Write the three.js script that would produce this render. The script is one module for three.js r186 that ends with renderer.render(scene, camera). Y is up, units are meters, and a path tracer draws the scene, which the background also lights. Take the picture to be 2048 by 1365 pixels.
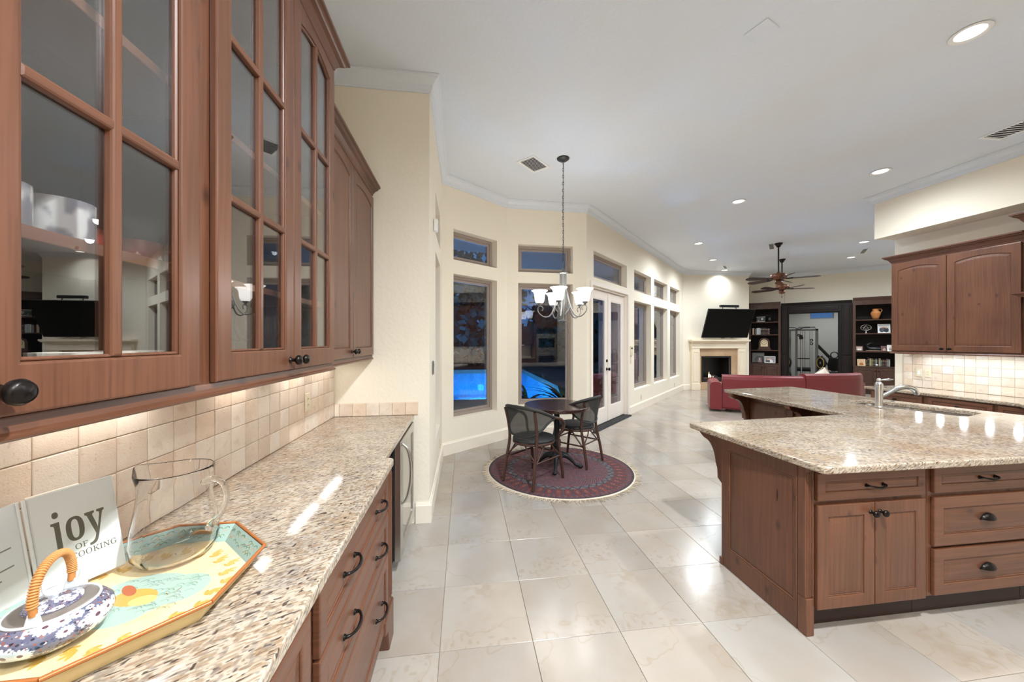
import * as THREE from 'three';
import { mergeGeometries } from 'three/addons/utils/BufferGeometryUtils.js';
import { RoundedBoxGeometry } from 'three/addons/geometries/RoundedBoxGeometry.js';
import { RectAreaLightUniformsLib } from 'three/addons/lights/RectAreaLightUniformsLib.js';

// ---------- camera, sky, exposure, light levels ----------
const scene = new THREE.Scene();
const renderer = new THREE.WebGLRenderer({ antialias: true });
renderer.toneMapping = THREE.LinearToneMapping;
renderer.toneMappingExposure = 0.78;
renderer.shadowMap.enabled = true;
RectAreaLightUniformsLib.init();
const YAW = 0.1328, EYE = 1.5, FOCAL = 716.8;
const camera = new THREE.PerspectiveCamera(2 * Math.atan(682.5 / FOCAL) * 180 / Math.PI, 2048 / 1365, 0.05, 120);
camera.position.set(0, EYE, 0);
camera.rotation.y = -YAW;
scene.add(camera);
scene.background = new THREE.Color(0.04, 0.15, 0.4);      // dusk sky
const LV = { can: 30, canNear: 84, canLiving: 30, shade: 0.5, bar: 15, led: 60, cove: 1, pool: 55 };   // light levels
const WARM = new THREE.Color(1, 0.965, 0.92), NEUT = new THREE.Color(0.88, 0.95, 1), COOL = new THREE.Color(0.8, 0.92, 1);

// ---------- helpers ----------
const K = 3.66, PI = Math.PI;                             // ceiling height
const V = (x, h, d) => new THREE.Vector3(x, h, -d);        // room coordinates: right, up, depth
let seed = 7;
const rnd = () => { seed = (seed * 1664525 + 1013904223) >>> 0; return seed / 4294967296; };
const rr = (a, b) => a + (b - a) * rnd();
const used = new Map();
function numbered(n) { const k = used.get(n) ?? 0; used.set(n, k + 1); return k ? `${n}_${String(k).padStart(3, '0')}` : n; }
function uvFix(g, swap = false, ou = 0, ov = 0) {           // box-projected texture coordinates in metres
  if (g.index) g = g.toNonIndexed();
  const p = g.attributes.position, n = g.attributes.normal, uv = new Float32Array(p.count * 2);
  for (let i = 0; i < p.count; i += 3) {
    let ax = 0, ay = 0, az = 0;
    for (let k = 0; k < 3; k++) { ax += Math.abs(n.getX(i + k)); ay += Math.abs(n.getY(i + k)); az += Math.abs(n.getZ(i + k)); }
    for (let k = 0; k < 3; k++) {
      const x = p.getX(i + k), y = p.getY(i + k), z = p.getZ(i + k);
      let u, v;
      if (ay >= ax && ay >= az) { u = z; v = x; if (!swap) { u = x; v = z; } }
      else if (ax >= az) { u = z; v = y; } else { u = x; v = y; }
      if (swap && !(ay >= ax && ay >= az)) [u, v] = [v, u];
      uv[(i + k) * 2] = u + ou; uv[(i + k) * 2 + 1] = v + ov;
    }
  }
  const o = new THREE.BufferGeometry();
  o.setAttribute('position', p); o.setAttribute('normal', n); o.setAttribute('uv', new THREE.BufferAttribute(uv, 2));
  return o;
}
const own = (g) => {                                       // keeps a geometry's own uv, non-indexed
  if (g.index) g = g.toNonIndexed();
  const o = new THREE.BufferGeometry();
  for (const a of ['position', 'normal', 'uv']) o.setAttribute(a, g.attributes[a] ?? new THREE.BufferAttribute(new Float32Array(g.attributes.position.count * 2), 2));
  return o;
};
const mv = (g, x = 0, y = 0, z = 0, rx = 0, ry = 0, rz = 0) => g.applyMatrix4(new THREE.Matrix4().makeRotationFromEuler(new THREE.Euler(rx, ry, rz)).setPosition(x, y, z));
const box = (w, h, d, x = 0, y = 0, z = 0, r = 0) => mv(r ? new RoundedBoxGeometry(w, h, d, 1, Math.min(r, w / 2.01, h / 2.01, d / 2.01)) : new THREE.BoxGeometry(w, h, d), x, y, z);
const bx = (x0, x1, y0, y1, z0, z1, r = 0) => box(x1 - x0, y1 - y0, z1 - z0, (x0 + x1) / 2, (y0 + y1) / 2, (z0 + z1) / 2, r);
const cyl = (rt, rb, h, x = 0, y = 0, z = 0, seg = 20) => mv(new THREE.CylinderGeometry(rt, rb, h, seg), x, y, z);
const rod = (a, b, r, seg = 8) => { const A = new THREE.Vector3(...a), B = new THREE.Vector3(...b), L = A.distanceTo(B), g = new THREE.CylinderGeometry(r, r, L, seg); g.applyQuaternion(new THREE.Quaternion().setFromUnitVectors(new THREE.Vector3(0, 1, 0), B.clone().sub(A).normalize())); return g.translate((A.x + B.x) / 2, (A.y + B.y) / 2, (A.z + B.z) / 2); };
const tube = (pts, r, n = 24, m = 8, closed = false) => new THREE.TubeGeometry(new THREE.CatmullRomCurve3(pts.map((p) => new THREE.Vector3(...p)), closed, 'centripetal'), n, r, m, closed);
function taper(pts, radii, n = 20, m = 8) {                 // tube whose radius follows radii, ends closed
  const c = new THREE.CatmullRomCurve3(pts.map((p) => new THREE.Vector3(...p))), g = new THREE.TubeGeometry(c, n, 1, m), p = g.attributes.position;
  for (let i = 0; i <= n; i++) {
    const t = i / n, f = t * (radii.length - 1), a = Math.min(Math.floor(f), radii.length - 2), r = radii[a] + (radii[a + 1] - radii[a]) * (f - a), o = c.getPointAt(t);
    for (let j = 0; j <= m; j++) { const k = i * (m + 1) + j; p.setXYZ(k, o.x + (p.getX(k) - o.x) * r, o.y + (p.getY(k) - o.y) * r, o.z + (p.getZ(k) - o.z) * r); }
  }
  g.computeVertexNormals();
  return g;
}
const lathe = (pts, seg = 32) => { const g = new THREE.LatheGeometry(pts.map((p) => new THREE.Vector2(...p)), seg); return g; };
const poly = (pts, holes = []) => { const s = new THREE.Shape(pts.map((p) => new THREE.Vector2(...p))); for (const h of holes) s.holes.push(h.getPoints ? h : new THREE.Path(h.map((p) => new THREE.Vector2(...p)))); return s; };
const rect = (x0, x1, y0, y1) => [[x0, y0], [x1, y0], [x1, y1], [x0, y1]];
function ext(shape, depth, bev = 0, seg = 1, curve = 8) {   // extruded along +z from z = 0, bevel kept inside the outline
  return new THREE.ExtrudeGeometry(shape, bev ? { depth: Math.max(depth - 2 * bev, 0.0005), bevelEnabled: true, bevelSize: bev, bevelThickness: bev, bevelOffset: -bev, bevelSegments: seg, curveSegments: curve } : { depth, bevelEnabled: false, curveSegments: curve }).translate(0, 0, bev);
}
function sweep(profile, path, { y = 0, closed = false, caps = true } = {}) {   // profile [[out, up]], path [[x, depth]]; out is to the right of travel
  let area = 0;
  profile.forEach((a, i) => { const b = profile[(i + 1) % profile.length]; area += a[0] * b[1] - b[0] * a[1]; });
  if (area < 0) profile = [...profile].reverse();
  const n = path.length, m = profile.length, dirs = [];
  for (let i = 0; i < n - (closed ? 0 : 1); i++) { const a = path[i], b = path[(i + 1) % n], l = Math.hypot(b[0] - a[0], b[1] - a[1]); dirs.push([(b[0] - a[0]) / l, (b[1] - a[1]) / l, l]); }
  const nor = (d) => [d[1], -d[0]];
  const mit = path.map((_, i) => { const d2 = dirs[closed ? i : Math.min(i, n - 2)], d1 = dirs[closed ? (i + n - 1) % n : Math.max(i - 1, 0)], a = nor(d1), b = nor(d2), k = 1 + a[0] * b[0] + a[1] * b[1]; return [(a[0] + b[0]) / k, (a[1] + b[1]) / k]; });
  const pos = [], uv = [], put = (i, j, u, v) => { const P = path[i], q = profile[j]; pos.push(P[0] + mit[i][0] * q[0], y + q[1], -(P[1] + mit[i][1] * q[0])); uv.push(u, v); };
  let u0 = 0;
  for (let i = 0; i < dirs.length; i++) {
    const i1 = (i + 1) % n, u1 = u0 + dirs[i][2];
    let v0 = 0;
    for (let j = 0; j < m; j++) {
      const j1 = (j + 1) % m, v1 = v0 + Math.hypot(profile[j1][0] - profile[j][0], profile[j1][1] - profile[j][1]);
      put(i, j, v0, u0); put(i1, j, v0, u1); put(i, j1, v1, u0); put(i1, j, v0, u1); put(i1, j1, v1, u1); put(i, j1, v1, u0);
      v0 = v1;
    }
    u0 = u1;
  }
  if (!closed && caps) for (const [i, flip] of [[0, true], [n - 1, false]]) for (const t of THREE.ShapeUtils.triangulateShape(profile.map((p) => new THREE.Vector2(...p)), [])) for (const j of flip ? t : [t[0], t[2], t[1]]) put(i, j, profile[j][0], profile[j][1]);
  const g = new THREE.BufferGeometry();
  g.setAttribute('position', new THREE.Float32BufferAttribute(pos, 3)); g.setAttribute('uv', new THREE.Float32BufferAttribute(uv, 2));
  g.computeVertexNormals();
  return g;
}
function mesh(name, geos, mat, parent, { uv = true, swap = false, ou, ov, label, kind } = {}) {
  geos = [geos].flat().map((g) => (uv ? uvFix(g, swap, ou ?? 0, ov ?? 0) : own(g)));
  const o = new THREE.Mesh(geos.length > 1 ? mergeGeometries(geos) : geos[0], mat);
  o.castShadow = o.receiveShadow = true;
  o.name = parent ? name : numbered(name);
  if (label) o.userData.label = label;
  if (kind) o.userData.kind = kind;
  (parent ?? scene).add(o);
  return o;
}
const at = (o, x, y, z, rx = 0, ry = 0, rz = 0) => { o.position.set(x, y, z); o.rotation.set(rx, ry, rz); return o; };
function thing(name, label, category, [x, h, d] = [0, 0, 0], turn = 0, group) {
  const o = new THREE.Group(); o.name = numbered(name); scene.add(o);
  o.position.copy(V(x, h, d)); o.rotation.y = turn; o.userData = { label, category };
  if (group) o.userData.group = group;
  return o;
}
function tag(o, label, category, group) { Object.assign(o.userData, { label, category }); if (group) o.userData.group = group; return o; }
function struct(name, geos, mat, opt = {}) { return mesh(name, geos, mat, null, { ...opt, kind: 'structure' }); }
function dup(o, label, pos, turn) { const c = o.clone(); c.name = numbered(o.name.replace(/_\d{3}$/, '')); c.userData = { ...o.userData, label: label ?? o.userData.label }; scene.add(c); if (pos) c.position.copy(V(...pos)); if (turn !== undefined) c.rotation.y = turn; return c; }

// ---------- textures ----------
const hash = (x, y, s) => { let h = (x * 374761393 + y * 668265263 + s * 1442695041) | 0; h = Math.imul(h ^ (h >>> 13), 1274126177); return ((h ^ (h >>> 16)) >>> 0) / 4294967296; };
function vn(u, v, fx, fy, s) {                              // value noise that tiles over the unit square
  const x = u * fx, y = v * fy, xi = Math.floor(x), yi = Math.floor(y), a = x - xi, b = y - yi, sx = a * a * (3 - 2 * a), sy = b * b * (3 - 2 * b);
  const w = (i, n) => ((i % n) + n) % n, x0 = w(xi, fx), x1 = w(xi + 1, fx), y0 = w(yi, fy), y1 = w(yi + 1, fy);
  const p = hash(x0, y0, s), q = hash(x1, y0, s), r = hash(x0, y1, s), t = hash(x1, y1, s);
  return p + (q - p) * sx + (r - p) * sy + (p - q - r + t) * sx * sy;
}
const fbm = (u, v, f, s, o = 4) => { let t = 0, a = 0.5, n = 0; for (let i = 0; i < o; i++) { t += a * vn(u, v, f << i, f << i, s + i); n += a; a *= 0.5; } return t / n; };
const sm = (a, b, x) => { const t = Math.min(1, Math.max(0, (x - a) / (b - a))); return t * t * (3 - 2 * t); };
const mix = (a, b, t) => [a[0] + (b[0] - a[0]) * t, a[1] + (b[1] - a[1]) * t, a[2] + (b[2] - a[2]) * t];
function tex(w, h, fn, { srgb = true, rep = [1, 1], clamp = false } = {}) {
  const a = new Uint8Array(w * h * 4);
  for (let j = 0; j < h; j++) for (let i = 0; i < w; i++) { const c = fn((i + 0.5) / w, (j + 0.5) / h), k = (j * w + i) * 4; a[k] = c[0]; a[k + 1] = c[1]; a[k + 2] = c[2]; a[k + 3] = 255; }
  const t = new THREE.DataTexture(a, w, h);
  t.magFilter = t.minFilter = THREE.LinearFilter; t.wrapS = t.wrapT = clamp ? THREE.ClampToEdgeWrapping : THREE.RepeatWrapping; t.repeat.set(...rep);
  if (srgb) t.colorSpace = THREE.SRGBColorSpace;
  t.needsUpdate = true;
  return t;
}
function canvasTex(w, h, draw) {
  const c = document.createElement('canvas'); c.width = w; c.height = h;
  draw(c.getContext('2d'), w, h);
  const t = new THREE.CanvasTexture(c); t.colorSpace = THREE.SRGBColorSpace; t.magFilter = THREE.LinearFilter;
  return t;
}
const graniteTex = tex(1024, 1024, (u, v) => {
  const q = 2 * v - u, cl = fbm(u, v, 5, 11), c2 = fbm(u, v, 9, 31, 3), w = vn(u, v, 30, 30, 77) * 0.012;
  let c = mix([222, 207, 186], [200, 176, 148], sm(0.4, 0.7, cl));
  c = mix(c, [188, 178, 168], sm(0.5, 0.74, c2) * 0.6);
  c = mix(c, [234, 224, 208], sm(0.52, 0.78, vn(u, q + w, 66, 74, 5)) * 0.55);
  c = mix(c, [166, 134, 104], sm(0.54, 0.76, vn(u, q + w, 58, 80, 8)) * 0.55);
  c = mix(c, [118, 92, 74], sm(0.66, 0.84, vn(u + w, q + w, 76, 92, 17)) * 0.5);
  c = mix(c, [60, 50, 48], sm(0.79, 0.9, vn(u + w, q + w, 70, 74, 23)) * 0.75);
  c = mix(c, [146, 136, 130], sm(0.66, 0.84, vn(u, v, 90, 90, 29)) * 0.45);
  return c;
}, { rep: [1 / 0.8, 1 / 0.8] });
const graniteTexL = graniteTex.clone(); graniteTexL.repeat.set(-1 / 0.8, 1 / 0.8); graniteTexL.needsUpdate = true;
function woodTex(a, b, dark, s) {
  return tex(512, 1024, (u, v) => {
    const w = vn(u, v, 4, 3, s) * 0.5, g = vn(u + w * 0.06, v, 90, 4, s + 1), f = vn(u + w * 0.03, v, 220, 10, s + 2), l = fbm(u, v, 4, s + 3, 3);
    let c = mix(a, b, sm(0.2, 0.85, 0.4 * g + 0.2 * f + 0.5 * l - 0.05));
    for (let k = 0; k < 5; k++) { const kx = hash(k, 3, s), ky = hash(k, 9, s), dx = (u - kx) * 0.6, dy = (v - ky) * 1.2 * 0.6, r = Math.hypot(dx, dy); if (r < 0.02) c = mix(c, dark, (1 - r / 0.02) * 0.8); }
    return mix(c, dark, sm(0.7, 0.95, f) * 0.14);
  }, { rep: [1 / 0.6, 1 / 1.2] });
}
const woodT = woodTex([110, 69, 48], [90, 55, 37], [52, 30, 21], 41), darkWoodT = woodTex([78, 48, 36], [56, 33, 25], [30, 18, 14], 77);
const travT = tex(1024, 1024, (u, v) => {
  const a = fbm(u, v, 4, 3, 5), b = fbm(u, v, 3, 53, 4), f = fbm(u, v, 40, 71, 2), vein = Math.abs(fbm(u * 1, v, 6, 91, 4) - 0.5);
  let c = mix([219, 210, 200], [204, 192, 178], sm(0.3, 0.75, a));
  c = mix(c, [212, 207, 201], sm(0.45, 0.75, b) * 0.7);
  c = mix(c, [190, 170, 146], sm(0.6, 0.8, fbm(u, v, 6, 131, 5)) * sm(0.3, 0.75, f) * 0.5);
  c = mix(c, [188, 164, 134], (1 - sm(0, 0.012, vein)) * 0.28);
  c = mix(c, [176, 152, 124], sm(0.68, 0.8, vn(u, v, 90, 90, 19)) * sm(0.5, 0.7, fbm(u, v, 6, 23, 3)) * 0.22);
  return c;
}, { rep: [1 / 1.83, 1 / 1.83] });
const tumbT = tex(512, 512, (u, v) => {
  let c = mix([234, 220, 204], [222, 204, 186], sm(0.3, 0.75, fbm(u, v, 5, 7, 4)));
  c = mix(c, [206, 182, 160], sm(0.62, 0.8, fbm(u, v, 14, 9, 3)) * 0.4);
  return mix(c, [150, 128, 110], sm(0.86, 0.94, vn(u, v, 70, 70, 3)) * 0.2);
}, { rep: [1 / 0.6, 1 / 0.6] });
const bumpT = tex(512, 512, (u, v) => { const x = 255 * sm(0.3, 0.72, fbm(u, v, 26, 5, 3)); return [x, x, x]; }, { srgb: false, rep: [1 / 0.55, 1 / 0.55] });
const fineT = tex(256, 256, (u, v) => { const x = 255 * fbm(u, v, 40, 15, 2); return [x, x, x]; }, { srgb: false, rep: [1 / 0.12, 1 / 0.12] });

// ---------- materials ----------
const mat = (color, roughness = 0.5, o = {}) => new THREE.MeshPhysicalMaterial({ color, roughness, ...o });
const hex = (r, g, b) => new THREE.Color().setRGB(r / 255, g / 255, b / 255, THREE.SRGBColorSpace);
const M = {
  wall: mat(hex(236, 227, 209), 0.85, { bumpMap: bumpT, bumpScale: 0.0006 }),
  ceil: mat(hex(222, 228, 234), 0.9, { bumpMap: bumpT, bumpScale: 0.0009 }),
  trim: mat(hex(220, 225, 230), 0.5),
  base: mat(hex(238, 228, 212), 0.5),
  doorPaint: mat(hex(240, 230, 220), 0.4),
  granite: mat(new THREE.Color(0.64, 0.625, 0.61), 0.09, { map: graniteTex }),
  graniteL: mat(new THREE.Color(0.66, 0.65, 0.64), 0.09, { map: graniteTexL }),
  wood: mat(0xffffff, 0.38, { map: woodT, clearcoat: 0.15, clearcoatRoughness: 0.25 }),
  darkWood: mat(0xffffff, 0.38, { map: darkWoodT, clearcoat: 0.2, clearcoatRoughness: 0.3 }),
  espresso: mat(hex(27, 20, 18), 0.55, { specularIntensity: 0.5 }),
  inside: mat(hex(58, 44, 38), 0.6),
  toe: mat(hex(48, 28, 22), 0.5),
  grout: mat(hex(190, 174, 152), 0.8),
  trav: [[0.57, 0.565, 0.56], [0.55, 0.53, 0.51], [0.52, 0.5, 0.485], [0.585, 0.555, 0.525]].map((c, i) => mat(new THREE.Color(...c), 0.16 + i * 0.02, { map: travT })),
  tumb: [0xffffff, 0xf6f2ee, 0xfcf4ec].map((c) => mat(c, 0.45, { map: tumbT, bumpMap: fineT, bumpScale: 0.0006 })),
  mortar: mat(hex(206, 188, 168), 0.9),
  bronze: mat(hex(38, 33, 31), 0.32, { metalness: 0.75 }),
  iron: mat(hex(62, 62, 62), 0.4, { metalness: 0.6 }),
  pewter: mat(hex(128, 128, 126), 0.38, { metalness: 0.7 }),
  steel: mat(hex(196, 194, 190), 0.26, { metalness: 1 }),
  chrome: mat(hex(214, 214, 214), 0.2, { metalness: 1 }),
  black: mat(hex(20, 20, 21), 0.4),
  rubber: mat(hex(22, 22, 23), 0.75),
  glass: mat(0xffffff, 0, { transmission: 1, thickness: 0, ior: 1.7 }),
  cabGlass: mat(0xffffff, 0, { transmission: 1, thickness: 0, ior: 2.1, specularColor: new THREE.Color(0.72, 0.93, 1) }),
  cabInside: mat(hex(44, 46, 50), 0.6),
  solidGlass: mat(0xffffff, 0, { transmission: 1, thickness: 0.004, ior: 1.36 }),
  frameBronze: mat(hex(154, 140, 130), 0.5, { metalness: 0.1 }),
  ivory: mat(hex(226, 214, 184), 0.4),
  white: mat(hex(238, 238, 236), 0.4),
  leather: mat(hex(122, 40, 46), 0.42, { bumpMap: fineT, bumpScale: 0.0005 }),
  lamp: mat(0xffffff, 0.4, { emissive: new THREE.Color(1, 0.97, 0.92), emissiveIntensity: 3.2 }),
  shade: mat(0xffffff, 0.4, { emissive: new THREE.Color(1, 0.96, 0.9), emissiveIntensity: 1.9 }),
  barLamp: mat(0xffffff, 0.4, { emissive: new THREE.Color(1, 0.95, 0.86), emissiveIntensity: 3.2 }),
  led: mat(0xffffff, 0.4, { emissive: new THREE.Color(0.95, 0.98, 1), emissiveIntensity: 5 }),
  gymWall: mat(hex(196, 192, 184), 0.85),
  gymFloor: mat(hex(60, 60, 62), 0.7),
};
function spot(x, h, d, I, color, angle = 1.05, pen = 0.6) {
  const l = new THREE.SpotLight(color, I, 0, angle, pen, 2);
  l.position.copy(V(x, h, d)); l.target.position.copy(V(x, 0, d)); l.castShadow = true; l.shadow.radius = 3;
  l.shadow.mapSize.set(512, 512); l.shadow.bias = -0.0005;
  scene.add(l, l.target);
}
function area(x, h, d, w, l, I, color, turn = 0) {          // rectangle that shines straight down
  const a = new THREE.RectAreaLight(color, I, w, l);
  a.position.copy(V(x, h, d)); a.rotation.set(-PI / 2, 0, turn); scene.add(a);
}

// ---------- room shell ----------
const frameOf = (p, q) => { const L = Math.hypot(q[0] - p[0], q[1] - p[1]); return { L, turn: Math.atan2(q[1] - p[1], q[0] - p[0]), u: [(q[0] - p[0]) / L, (q[1] - p[1]) / L] }; };
function wall(name, p, q, holes = [], { t = 0.16, h0 = 0, h1 = K, a = 0, b = 0, m = M.wall } = {}) {
  const f = frameOf(p, q);
  const o = struct(name, ext(poly(rect(-a, f.L + b, h0, h1), holes.map((r) => rect(...r))), t).translate(0, 0, -t), m);
  o.position.copy(V(p[0], 0, p[1])); o.rotation.y = f.turn;
  return o;
}
const LEFT = -1.04, NOOK = -0.285, ENDD = 3.03;
const A1 = [NOOK, 4.73], A2 = [0.65, 5.47], A3 = [1.94, 5.52], A4 = [6.65, 10.2], A5 = [8.89, 10.2], A6 = [8.89, 11.75], A7 = [14.57, 6.07], A8 = [14.57, 4.45], A9 = [6.6, 4.45];
const room = [[-1.2, -2.2], [-1.2, 3.19], [-0.445, 3.19], [-0.445, 4.81], [0.6, 5.63], [1.88, 5.68], [6.58, 10.36], [8.73, 10.36], [8.73, 12.0], [9.2, 12.0], [11.9, 13.9], [15.6, 10.1], [15.6, 4.3], [6.6, 4.3], [6.6, -2.2]];
const flat = (pts, h0, h1) => ext(poly(pts), h1 - h0).rotateX(-PI / 2).translate(0, h0, 0);       // (x, depth) outline as a slab
const ceiling = struct('ceiling', flat(room, K, K + 0.12), M.ceil);
const floor = struct('floor', flat(room, -0.05, -0.006), M.grout);

// travertine: square tiles laid on the floor, the nearer ones one by one
{
  const S = 0.458, X0 = -0.1175, D0 = 3.591, g = 0.0011, cuts = [];
  const inside = (x, d) => { let c = false; for (let i = 0, j = room.length - 1; i < room.length; j = i++) { const [xi, yi] = room[i], [xj, yj] = room[j]; if ((yi > d) !== (yj > d) && x < ((xj - xi) * (d - yi)) / (yj - yi) + xi) c = !c; } return c; };
  const tileGeo = (w, l, ou, ov) => {                      // slab with eased top edges
    const e = 0.0012, top = [[-w / 2 + e, -l / 2 + e], [w / 2 - e, -l / 2 + e], [w / 2 - e, l / 2 - e], [-w / 2 + e, l / 2 - e]], bot = [[-w / 2, -l / 2], [w / 2, -l / 2], [w / 2, l / 2], [-w / 2, l / 2]];
    const pos = [], uv = [], put = (p, y) => { pos.push(p[0], y, p[1]); uv.push(p[0] + ou, p[1] + ov); };
    const quad = (a, ya, b, yb, c, yc, d, yd) => { put(a, ya); put(c, yc); put(b, yb); put(a, ya); put(d, yd); put(c, yc); };
    quad(top[0], 0, top[1], 0, top[2], 0, top[3], 0);
    for (let i = 0; i < 4; i++) { const j = (i + 1) % 4; quad(bot[i], -e, bot[j], -e, top[j], 0, top[i], 0); quad(bot[i], -0.0055, bot[j], -0.0055, bot[j], -e, bot[i], -e); }
    const o = new THREE.BufferGeometry(); o.setAttribute('position', new THREE.Float32BufferAttribute(pos, 3)); o.setAttribute('uv', new THREE.Float32BufferAttribute(uv, 2)); o.computeVertexNormals(); return o;
  };
  const kinds = Array.from({ length: 14 }, () => tileGeo(S - 2 * g, S - 2 * g, rnd() * 1.83, rnd() * 1.83));
  const c = Math.cos(YAW), s = Math.sin(YAW), all = [], rest = [];
  for (let i = -4; i < 36; i++) for (let j = -24; j < 14; j++) {
    const x = X0 + (i + 0.5) * S, d = D0 - (j + 0.5) * S;
    if (![[-1, -1], [1, -1], [1, 1], [-1, 1]].some(([a, b]) => inside(x + a * S / 2, d + b * S / 2))) continue;
    if (x + d > 20.7) continue;
    const whole = [[-1, -1], [1, -1], [1, 1], [-1, 1]].every(([a, b]) => inside(x + a * S / 2, d + b * S / 2));
    const Z = x * s + d * c, X = x * c - d * s, u = X / Z, vis = Z > 1.0 && Math.abs(u) < 1.5 && Z < 9.5 && x > -0.8 && !(x > 1.95 && x < 4.3 && d > 1.9 && d < 2.2);
    all.push({ x, d, Z, vis, whole, k: Math.floor(rnd() * 14), m: Math.floor(rnd() * 4) });
  }
  all.sort((a, b) => a.Z - b.Z);
  let n = 0;
  for (const t of all) {
    if (t.vis && n < 290) { const o = new THREE.Mesh(kinds[t.k], M.trav[t.m]); o.name = n ? `tile_${String(n).padStart(3, '0')}` : 'tile'; o.position.set(t.x, 0, -t.d); o.receiveShadow = o.castShadow = true; floor.add(o); n++; }
    else rest.push(kinds[t.k].clone().translate(t.x, -0.0002, -t.d));
  }
  const o = mesh('tile_field', rest, M.trav[1], floor, { uv: false, kind: 'stuff' });
}

const T0 = 2.59, T1 = 3.0, W0 = 0.5, W1 = 2.4;                 // heights of the transom and window openings
const wLeft = wall('wall_left', [LEFT, -2], [LEFT, ENDD], [], { a: 0.16 });
wall('wall_end', [LEFT, ENDD], [NOOK, ENDD]);
const nookF = frameOf([NOOK, ENDD], A1);
wall('wall_nook', [NOOK, ENDD], A1, [[0.64, 1.32, T0, T1], [0.64, 1.32, W0, W1]], { a: -0.16 });
const bayF = frameOf(A1, A2), midF = frameOf(A2, A3), longF = frameOf(A3, A4);
wall('wall_bay_left', A1, A2, [[0.184, 0.985, T0, T1], [0.184, 0.985, 0.46, W1]]);
wall('wall_bay_center', A2, A3, [[0.178, 1.062, T0 - 0.02, T1], [0.178, 1.062, W0, W1]]);
const LO = [[0.26, 1.81], [2.24, 3.415], [3.65, 4.86], [5.12, 6.26]];
wall('wall_window', A3, A4, [...LO.map(([a, b]) => [a, b, T0 - 0.03, T1]), [0.2, 1.84, 0.004, 2.42], ...LO.slice(1).map(([a, b]) => [a, b, W0 - 0.03, 2.35])]);
wall('wall_fireplace', A4, A5, [[0.62, 1.57, 0.235, 1.03]], { b: 0 });
wall('wall_fireplace_side', A5, A6, [], { a: -0.16 });
wall('wall_bookcase', A6, A7, [[2.085, 3.31, 0.0, 2.37]], { a: 0.2, b: 0.2 });
wall('wall_living_right', A7, A8);
wall('wall_living_near', A8, A9);
const wKitchen = wall('wall_kitchen', [6.45, 4.6], [6.45, -2], [], { t: 0.15 });
wall('wall_back', [6.45, -2], [LEFT, -2], [], { a: 0.15, b: 0.16 });
struct('wall_soffit', bx(6.09, 6.45, 3.02, K, -4.6, 2), M.wall);

// cornices and skirting
const crownP = [[0, 0], [0, -0.115], [0.012, -0.115], [0.014, -0.1], [0.022, -0.094], [0.03, -0.06], [0.05, -0.034], [0.072, -0.022], [0.076, -0.012], [0.086, -0.01], [0.086, 0]];
struct('trim_1', sweep(crownP, [[LEFT, -2], [LEFT, ENDD], [NOOK, ENDD], A1, A2, A3, A4, A5, A6, A7, A8, [6.6, 4.45]], { y: K - 0.001 }), M.trim);
struct('trim_2', sweep(crownP, [[6.6, 4.6], [6.09, 4.6], [6.09, -2]], { y: K - 0.001 }), M.trim);
const baseP = [[0, 0.001], [0, 0.17], [0.006, 0.17], [0.01, 0.16], [0.014, 0.15], [0.018, 0.145], [0.018, 0.001]];
struct('baseboard_nook', sweep(baseP, [[-0.395, ENDD], [NOOK, ENDD], A1, A2, A3, [A3[0] + longF.u[0] * 0.13, A3[1] + longF.u[1] * 0.13]]), M.base);
struct('baseboard_window', sweep(baseP, [[A3[0] + longF.u[0] * 1.94, A3[1] + longF.u[1] * 1.94], A4, [7.0, 10.2]]), M.base);
struct('baseboard_living', sweep(baseP, [[8.66, 10.2], A5, A6]), M.base);

// ---------- windows and the french door ----------
let wn = 0;
function windowAt(p, f, [x0, x1, y0, y1], fw = 0.045, inner = true) {
  const g = new THREE.Group(); g.name = `window_${++wn}`; g.userData.kind = 'structure'; scene.add(g);
  g.position.copy(V(p[0], 0, p[1])); g.rotation.y = f.turn;
  mesh('frame', ext(poly(rect(x0, x1, y0, y1), [rect(x0 + fw, x1 - fw, y0 + fw, y1 - fw)]), 0.06, 0.004).translate(0, 0, -0.17), M.frameBronze, g);
  if (inner) mesh('sash', ext(poly(rect(x0 + fw, x1 - fw, y0 + fw, y1 - fw), [rect(x0 + fw + 0.035, x1 - fw - 0.035, y0 + fw + 0.035, y1 - fw - 0.035)]), 0.03, 0.003).translate(0, 0, -0.155), M.frameBronze, g);
  mesh('pane', bx(x0 + fw, x1 - fw, y0 + fw, y1 - fw, -0.143, -0.139), M.glass, g);
  return g;
}
windowAt([NOOK, ENDD], nookF, [0.64, 1.32, T0, T1]); windowAt([NOOK, ENDD], nookF, [0.64, 1.32, W0, W1]);
windowAt(A1, bayF, [0.184, 0.985, T0, T1]); windowAt(A1, bayF, [0.184, 0.985, 0.46, W1]);
windowAt(A2, midF, [0.178, 1.062, T0 - 0.02, T1]); windowAt(A2, midF, [0.178, 1.062, W0, W1]);
LO.forEach(([a, b], i) => { windowAt(A3, longF, [a, b, T0 - 0.03, T1]); if (i) windowAt(A3, longF, [a, b, W0 - 0.03, 2.35]); });
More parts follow.
